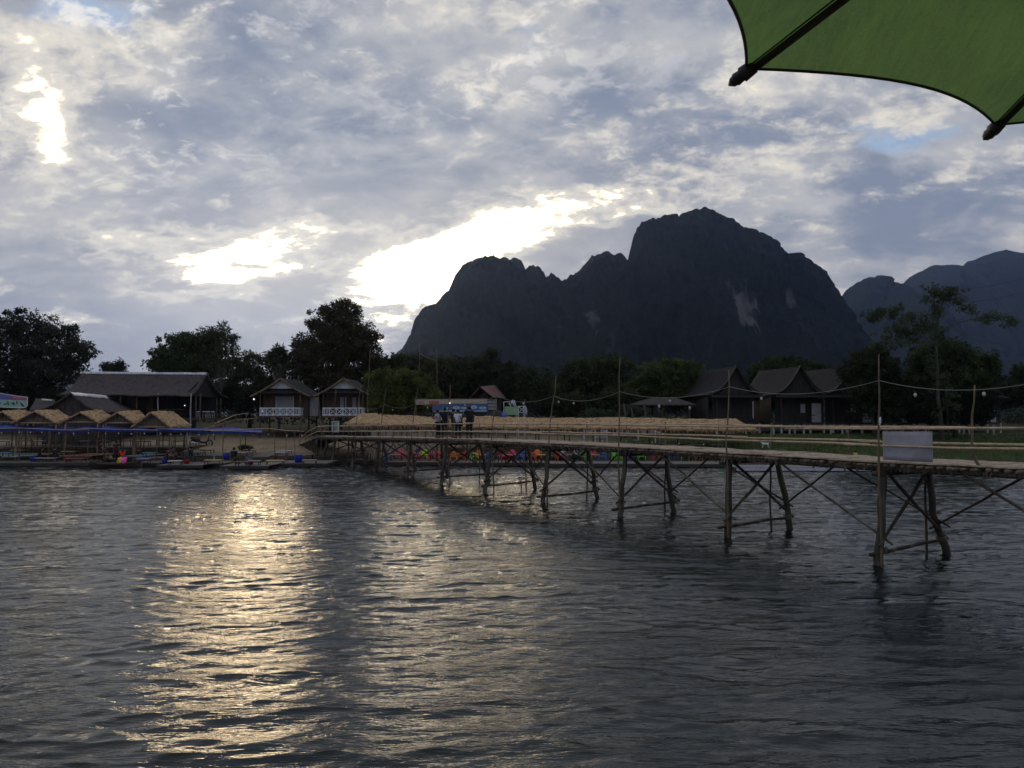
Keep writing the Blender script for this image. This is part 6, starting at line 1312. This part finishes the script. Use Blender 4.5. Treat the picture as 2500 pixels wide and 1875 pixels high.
# tall menu sign by the bridge head
Ys_ = 66.6; p_ = lambda x, y, dy=0: P(x, y, Ys_+dy)
t = thing('menu_sign', 'tall white sign board with lines of print at the bridge head', 'sign', (P(819, 1055, Ys_).x, Ys_, ground_z(P(819, 1055, Ys_).x, Ys_)))
flat('panel', [p_(810, 1028), p_(828, 1028), p_(828, 1055), p_(810, 1055)], M['any'], t, (.50, .56, .54))
flat('picture_print', [p_(811.5, 1030, -.02), p_(817.5, 1030, -.02), p_(817.5, 1037, -.02), p_(811.5, 1037, -.02)], M['any'], t, (.14, .22, .18))
k = MB()
for r_i in range(8): y = 1030.5+r_i*3; k.bar(p_(819 if r_i < 3 else 812, y, -.02), p_(826-random.uniform(0, 3), y, -.02), .01, .05)
o = k.build('lettering', M['any'], t); o.color = (.10, .14, .13, 1)
for x in (811, 827): k = MB(); k.tube([Vector((p_(x, 1040).x, Ys_+.05, ground_z(p_(x, 1040).x, Ys_)-.2)), p_(x, 1028, .05)], .03, 6); k.build('post', M['log'], t)
# green board with frame, lattice rack, hanging sack, blue and white sign
Yg = 73.0; p_ = lambda x, y, dy=0: P(x, y, Yg+dy)
t = thing('green_board', 'blank light green board on legs under a white tube frame', 'board', (P(1248, 1013, Yg).x, Yg, ground_z(P(1248, 1013, Yg).x, Yg)))
flat('panel', [p_(1232, 992), p_(1265, 992.5), p_(1265, 1013.5), p_(1232, 1012.5)], M['any'], t, (.24, .40, .23), .03)
for x in (1237, 1261): k = MB(); k.bar(Vector((p_(x, 1010).x, Yg+.08, ground_z(p_(x, 1010).x, Yg)-.1)), p_(x, 1000, .08), .07, .07); k.build('leg', M['pale'], t)
t = thing('tube_frame', 'white tube swing frame with slanting legs behind the green board', 'frame', (P(1245, 1013, Yg+1.5).x, Yg+1.5, ground_z(P(1248, 1013, Yg).x, Yg+1.5)))
k = MB()
for a, b in (((1230, 981), (1258, 981)), ((1230, 981), (1230, 1000)), ((1250, 977), (1244, 1000)), ((1250, 977), (1262, 1000)), ((1256, 978), (1262, 998)), ((1250, 977), (1257, 978)), ((1253, 990), (1250, 978)), ((1253, 990), (1257, 979))): k.tube([P(*a, Yg+1.5), P(*b, Yg+1.5)], .03, 6)
k.build('tube', M['white'], t)
for x in (1230, 1262): k = MB(); e = P(x, 1000, Yg+1.5); k.tube([e, Vector((e.x, e.y, 2.0))], .03, 6); k.build('leg', M['white'], t)
t = thing('lattice_rack', 'pale lattice rack with rows of pockets beside the blue banner', 'rack', (P(1201, 1000, 75).x, 75, 2.0)); k = MB()
for i in range(6): k.bar(P(1191+i*4.2, 975, 75), P(1191+i*4.2, 1001, 75), .03, .03)
for j in range(4): k.bar(P(1190, 976+j*8, 75), P(1213, 976+j*8, 75), .03, .03)
for e in (P(1191, 1001, 75), P(1212, 1001, 75)): k.bar(e, Vector((e.x, e.y, 2.0)), .04, .04)
k.build('lattice', M['pale'], t); k = MB()
for i in range(5):
    for j in range(3): c = P(1193+i*4.2, 981+j*8, 75.08); k.box(c, (.12, .03, .20))
k.build('pocket', M['pale'], t)
t = thing('cross_fence', 'short white cross braced fence panel beside the hanging sack', 'fence', (P(1273, 1008, 74).x, 74, 2.0)); k = MB()
for a, b in (((1266, 992), (1281, 992)), ((1266, 1007), (1281, 1007)), ((1266, 992), (1281, 1007)), ((1281, 992), (1266, 1007))): k.bar(P(*a, 74), P(*b, 74), .05, .05)
for x in (1266, 1281): e = P(x, 991, 74); k.bar(e, Vector((e.x, e.y, 1.9)), .06, .06)
k.build('panel', M['white'], t)
t = thing('hanging_sack', 'grey white striped sack of bottles hanging beside the green board', 'sack', tuple(P(1282, 1014, 73.4))); k = MB(); a = P(1281, 990, 73.4); b = P(1283, 1014, 73.4); k.tube([a, a.lerp(b, .25), a.lerp(b, .6), a.lerp(b, .9), b], [.05, .17, .22, .16, .04], 10); k.build('bag', M['pale'], t); k = MB(); k.tube([a, a+Vector((0, 0, .6))], .012, 5); k.build('cord', M['wire'], t)
q = P(1278, 985, 73.2); t = thing('lamp', 'white globe lamp on a stalk above the hanging sack', 'lamp', tuple(q)); k = MB(); k.ball(q, .10, 10, 8); k.build('globe', M['bulb'], t); k = MB(); k.tube([q-Vector((0, 0, .1)), Vector((q.x, q.y, 2.0))], .03, 6); k.build('post', M['pale'], t)
t = thing('covered_stall', 'dark domed cover over a stall beside the green board', 'stall', (P(1212, 1014, 72).x, 72, 2.0)); c = P(1214, 1016, 72); k = MB(); k.ball(Vector((c.x, 72, c.z-.2)), 1.0, 16, 8, (.95, .8, .75)); o = k.build('cover', M['cloth'], t); o.color = (.03, .035, .03, 1); k = MB(); c2 = P(1230, 1012, 71.6); k.ball(Vector((c2.x, 71.6, c2.z-.1)), .35, 10, 6, (1.1, .8, .8)); o = k.build('blue_bundle', M['cloth'], t); o.color = (.10, .14, .42, 1)
k = MB()
for x in (-.8, .8): k.tube([(c.x+x, 72, 1.7), (c.x+x, 72, c.z)], .05, 6)
k.build('leg', M['log'], t)
Yw_ = 70.5; t = thing('blue_white_sign', 'upright blue and white printed sign on the lawn beyond the shelter', 'sign', (P(1674, 1066, Yw_).x, Yw_, ground_z(P(1674, 1066, Yw_).x, Yw_)))
flat('panel', [P(1668, 1046, Yw_), P(1680, 1046, Yw_), P(1679, 1067, Yw_), P(1668, 1067, Yw_)], M['any'], t, (.50, .56, .64)); flat('blue_print', [P(1669, 1050, Yw_-.02), P(1678, 1048, Yw_-.02), P(1677, 1058, Yw_-.02), P(1672, 1060, Yw_-.02)], M['any'], t, (.10, .18, .36))
for x in (1669, 1679): k = MB(); e = P(x, 1066, Yw_+.05); k.tube([e, Vector((e.x, e.y, ground_z(e.x, e.y)-.2))], .03, 6); k.build('post', M['log'], t)
# white fence and stair rail on the lawn behind the shelter
t = thing('white_fence', 'white plank fence with sloping stair rails behind the straw shelter', 'fence', (P(1500, 1062, 72).x, 72, ground_z(P(1500, 1062, 72).x, 72)))
k = MB()
for x0_, x1_ in ((1430, 1448), (1462, 1484), (1505, 1524), (1528, 1537), (1566, 1580), (1582, 1602)):
    n = int((x1_-x0_)/4)
    for i in range(n): a = P(x0_+i*4, 1050, 72.1); k.box((a.x+.07, 72.1, P(0, 1055, 72.1).z), (.135, .03, .42))
k.build('plank', M['pale'], t)
for x in (1426, 1453, 1482, 1540, 1558, 1600, 1612): k = MB(); a = P(x, 1047, 72); k.bar(a, Vector((a.x, 72, ground_z(a.x, 72)-.1)), .11, .09); k.build('post', M['white'], t)
for a, b in (((1468, 1050), (1502, 1060)), ((1588, 1049), (1622, 1060)), ((1455, 1067), (1484, 1067)), ((1588, 1061), (1620, 1061))): k = MB(); k.bar(P(*a, 71.9), P(*b, 71.9), .07, .09); k.build('rail', M['white'], t)
t = thing('wooden_steps', 'short flight of dark wooden steps on the lawn beyond the blue and white sign', 'steps', (P(1716, 1062, 70).x, 70, 1.6)); k = MB()
for i in range(5): a = P(1710, 1066-i*4, 70+i*.3); b = P(1721, 1066-i*4, 70+i*.3); k.bar(a, b, .25, .05)
k.build('tread', M['wood'], t); k = MB()
for x in (1710, 1721): k.bar(P(x, 1068, 69.9), P(x, 1048, 71.4), .05, .14)
k.build('stringer', M['wood'], t)
# bare stumps beside the pavilion
for px, pt, py, pb, lb in ((1528, 1522, 985, 1022, 'bare crooked stump by the pavilion, nearest the thin bridge pole'), (1544, 1541, 996, 1020, 'short broken stump between two taller ones by the pavilion'), (1574, 1572, 983, 1022, 'bare crooked trunk standing before the pavilion eave')):
    a = P(px, pb, 76); a.z = ground_z(a.x, 76)-.1; b = P(pt, py, 76); k = MB(); k.tube([a, a.lerp(b, .4)+Vector((.12, 0, 0)), a.lerp(b, .75)+Vector((.10, 0, 0)), b], [.24, .13, .10, .06], 8); k.tube([a.lerp(b, .6)+Vector((.1, 0, 0)), a.lerp(b, .8)+Vector((.42, 0, 0))], [.07, .03], 6); o = k.build('tree_stump', M['bark']); tag(o, lb, 'stump')
# free poles, strings of bulbs, power lines, small plants
def pole(label, px, pt, pb, Y_, r=.04, lean=0):
    a = P(px, pb, Y_); a.z = min(a.z, ground_z(a.x, Y_))-.2; b = P(px+lean, pt, Y_); k = MB(); k.log(a, b, r, r*.5, 7, .03, 8); o = k.build('bamboo_pole', M['bamboo_dark']); tag(o, label, 'pole', 'free standing bamboo poles'); return b
pole('very tall thin pole rising past the second bungalow roof', 896, 853, 1010, 72, .05, 8); pole('tall thin pole against the mountain, nearer the bungalows', 1022, 838, 1000, 85, .07, 3); pole('tall thin pole against the mountain, holding a slack wire', 1066, 850, 1000, 84, .06)
pole('thin pole on the sand behind the two white tables', 670, 1062, 1108, 63.5); pole('crooked pole standing in the raft by the white tables', 700, 1066, 1135, 59, .05, -2); pole('pole beside the blue tub by the ramp', 720, 1054, 1118, 61.5, .045); pole('short pole on the sand behind the seated person in black', 587, 1062, 1108, 64)
pole('thin pole in the grass beside the tall thin tree', 2292, 1080, 1130, 56, .03); pole('slim pole before the steep roofed houses', 1822, 1055, 1085, 66, .03)
def bulbs(label, pts, Y_, sag, nb, lit=()):
    w_ = [P(x, y, Y_) for x, y in pts]; t = thing('string_light', label, 'string lights', tuple(w_[0])); c_ = catenary(w_, sag, 8); k = MB(); k.tube(c_, .009, 4); k.build('cable', M['wire_dark'], t)
    for i in range(nb): make_bulb(t, c_[int((i+.5)/nb*(len(c_)-1))]-Vector((0, 0, random.uniform(.01, .06))), random.uniform(.045, .06), i in lit)
bulbs('string of white bulbs along the front of the tarpaulins', [(-40, 1051), (47, 1051), (120, 1052), (216, 1053), (300, 1054), (384, 1054), (450, 1056), (545, 1057)], 60.7, .06, 17)
bulbs('string of small bulbs deeper under the peaked tarpaulin', [(0, 1056), (90, 1058), (180, 1058), (260, 1060), (350, 1060)], 64.5, .06, 9)
bulbs('string of bulbs over the sand towards the bridge ramp', [(545, 1056), (587, 1061), (640, 1056), (700, 1060), (760, 1058)], 63.5, .05, 6)
bulbs('string of small bulbs inside the shelter behind the people', [(850, 1040), (905, 1042), (980, 1042), (1060, 1046), (1150, 1050)], 66, .05, 6)
bulbs('string of bulbs low along the lawn under the longest shelter', [(1165, 1066), (1250, 1070), (1340, 1072), (1440, 1072), (1560, 1074), (1690, 1080), (1800, 1080)], 63.6, .04, 12)
for a, b, Y1, lb in (((2340, 706), (2560, 660), 80, 'upper thin power line rising from the thin tree top'), ((2350, 738), (2560, 694), 80, 'lower thin power line beside the thin tree'), ((1024, 862), (1066, 880), 84.5, 'slack pale wire between two tall thin poles')):
    k = MB(); w_ = catenary([P(*a, Y1), P(*b, Y1-6 if b[0] > 2400 else Y1)], .25, 14); k.tube(w_, .014 if Y1 < 84 else .02, 4); o = k.build('power_line', M['wire_dark'] if Y1 < 84 else M['wire']); tag(o, lb, 'cable')
k = MB(); a, b = P(440, 1050, 61.2), P(705, 1050, 62.5); k.tube([a, a.lerp(b, .3), P(655, 1046, 62.2), P(700, 1051, 62.6), P(742, 1053, 64)], .035, 6); o = k.build('bamboo_rail', M['bamboo']); tag(o, 'long bare bamboo rail running from the tarpaulins to the bridge ramp', 'rail')
tree('leafy_bush', 'small pale leaved bush by the pavilion stumps', [(1555, 1005, 26, 12), (1530, 1000, 18, 12)], 77, 1545, (.07, .085, .06), clumps=50, per=34, size=.26, spread=.25, trunk_r=.05, cat='bush')
tree('leafy_bush', 'pale leaved low plants before the dark shrubbery', [(1440, 1010, 26, 10), (1480, 1012, 30, 9)], 77, 1455, (.06, .08, .05), clumps=50, per=34, size=.26, spread=.25, trunk_r=.05, cat='bush')
tree('leafy_bush', 'tuft of green weeds on the sand behind the white table', [(598, 1093, 16, 4)], 66.5, 598, (.05, .075, .025), clumps=24, per=24, size=.16, spread=.14, trunk=False, cat='bush')
# drift twig caught in the current under the bridge
q = P(1272, 1195, yw(1195)); k = MB(); k.tube([q+Vector((0, 0, -.25)), q+Vector((.03, 0, .15)), q+Vector((-.03, 0, .42)), q+Vector((.06, 0, .62))], [.04, .035, .02, .008], 6)
for a, b in (((-.02, .30), (.28, .42)), ((-.03, .42), (-.20, .58)), ((.03, .5), (.22, .62)), ((0, .2), (-.15, .30))): k.tube([q+Vector((a[0], 0, a[1])), q+Vector((b[0], .05, b[1]))], [.018, .006], 5)
for _ in range(26): c = q+Vector((random.uniform(-.2, .28), random.uniform(-.05, .05), random.uniform(.3, .66))); k.add([c, c+Vector((.05, .01, .02)), c+Vector((.08, 0, -.03)), c+Vector((.03, -.01, -.03))], [(0, 1, 2, 3)])
o = k.build('drift_twig', M['log']); tag(o, 'leafy drift twig sticking out of the river under the bridge', 'twig')
# cat-sized white dog on the lawn
dg = P(1868, 1074, 66); t = thing('dog', 'small white dog standing on the lawn near the end of the straw shelter', 'dog', (dg.x, 66, ground_z(dg.x, 66)), None, R(95))
N = {'c': ((0, 0, .36), .10), 'f': ((0, .22, .38), .105), 'n': ((0, .34, .50), .06), 'h': ((0, .40, .56), .065), 'm': ((0, .50, .53), .035), 'b': ((0, -.22, .37), .085), 't1': ((0, -.32, .44), .025), 't2': ((0, -.38, .56), .015)}
E = [('c', 'f'), ('f', 'n'), ('n', 'h'), ('h', 'm'), ('c', 'b'), ('b', 't1'), ('t1', 't2')]
for s_, c in ((-1, 'l'), (1, 'r')):
    N.update({'s'+c: ((s_*.07, .24, .30), .045), 'k'+c: ((s_*.07, .22, .16), .024), 'p'+c: ((s_*.07, .26, .02), .022), 'u'+c: ((s_*.07, -.20, .28), .055), 'v'+c: ((s_*.07, -.30, .15), .025), 'w'+c: ((s_*.07, -.25, .02), .022), 'e'+c: ((s_*.045, .37, .64), .016)})
    E += [('f', 's'+c), ('s'+c, 'k'+c), ('k'+c, 'p'+c), ('b', 'u'+c), ('u'+c, 'v'+c), ('v'+c, 'w'+c), ('h', 'e'+c)]
skin_mesh('body', N, E, M['white'], t)
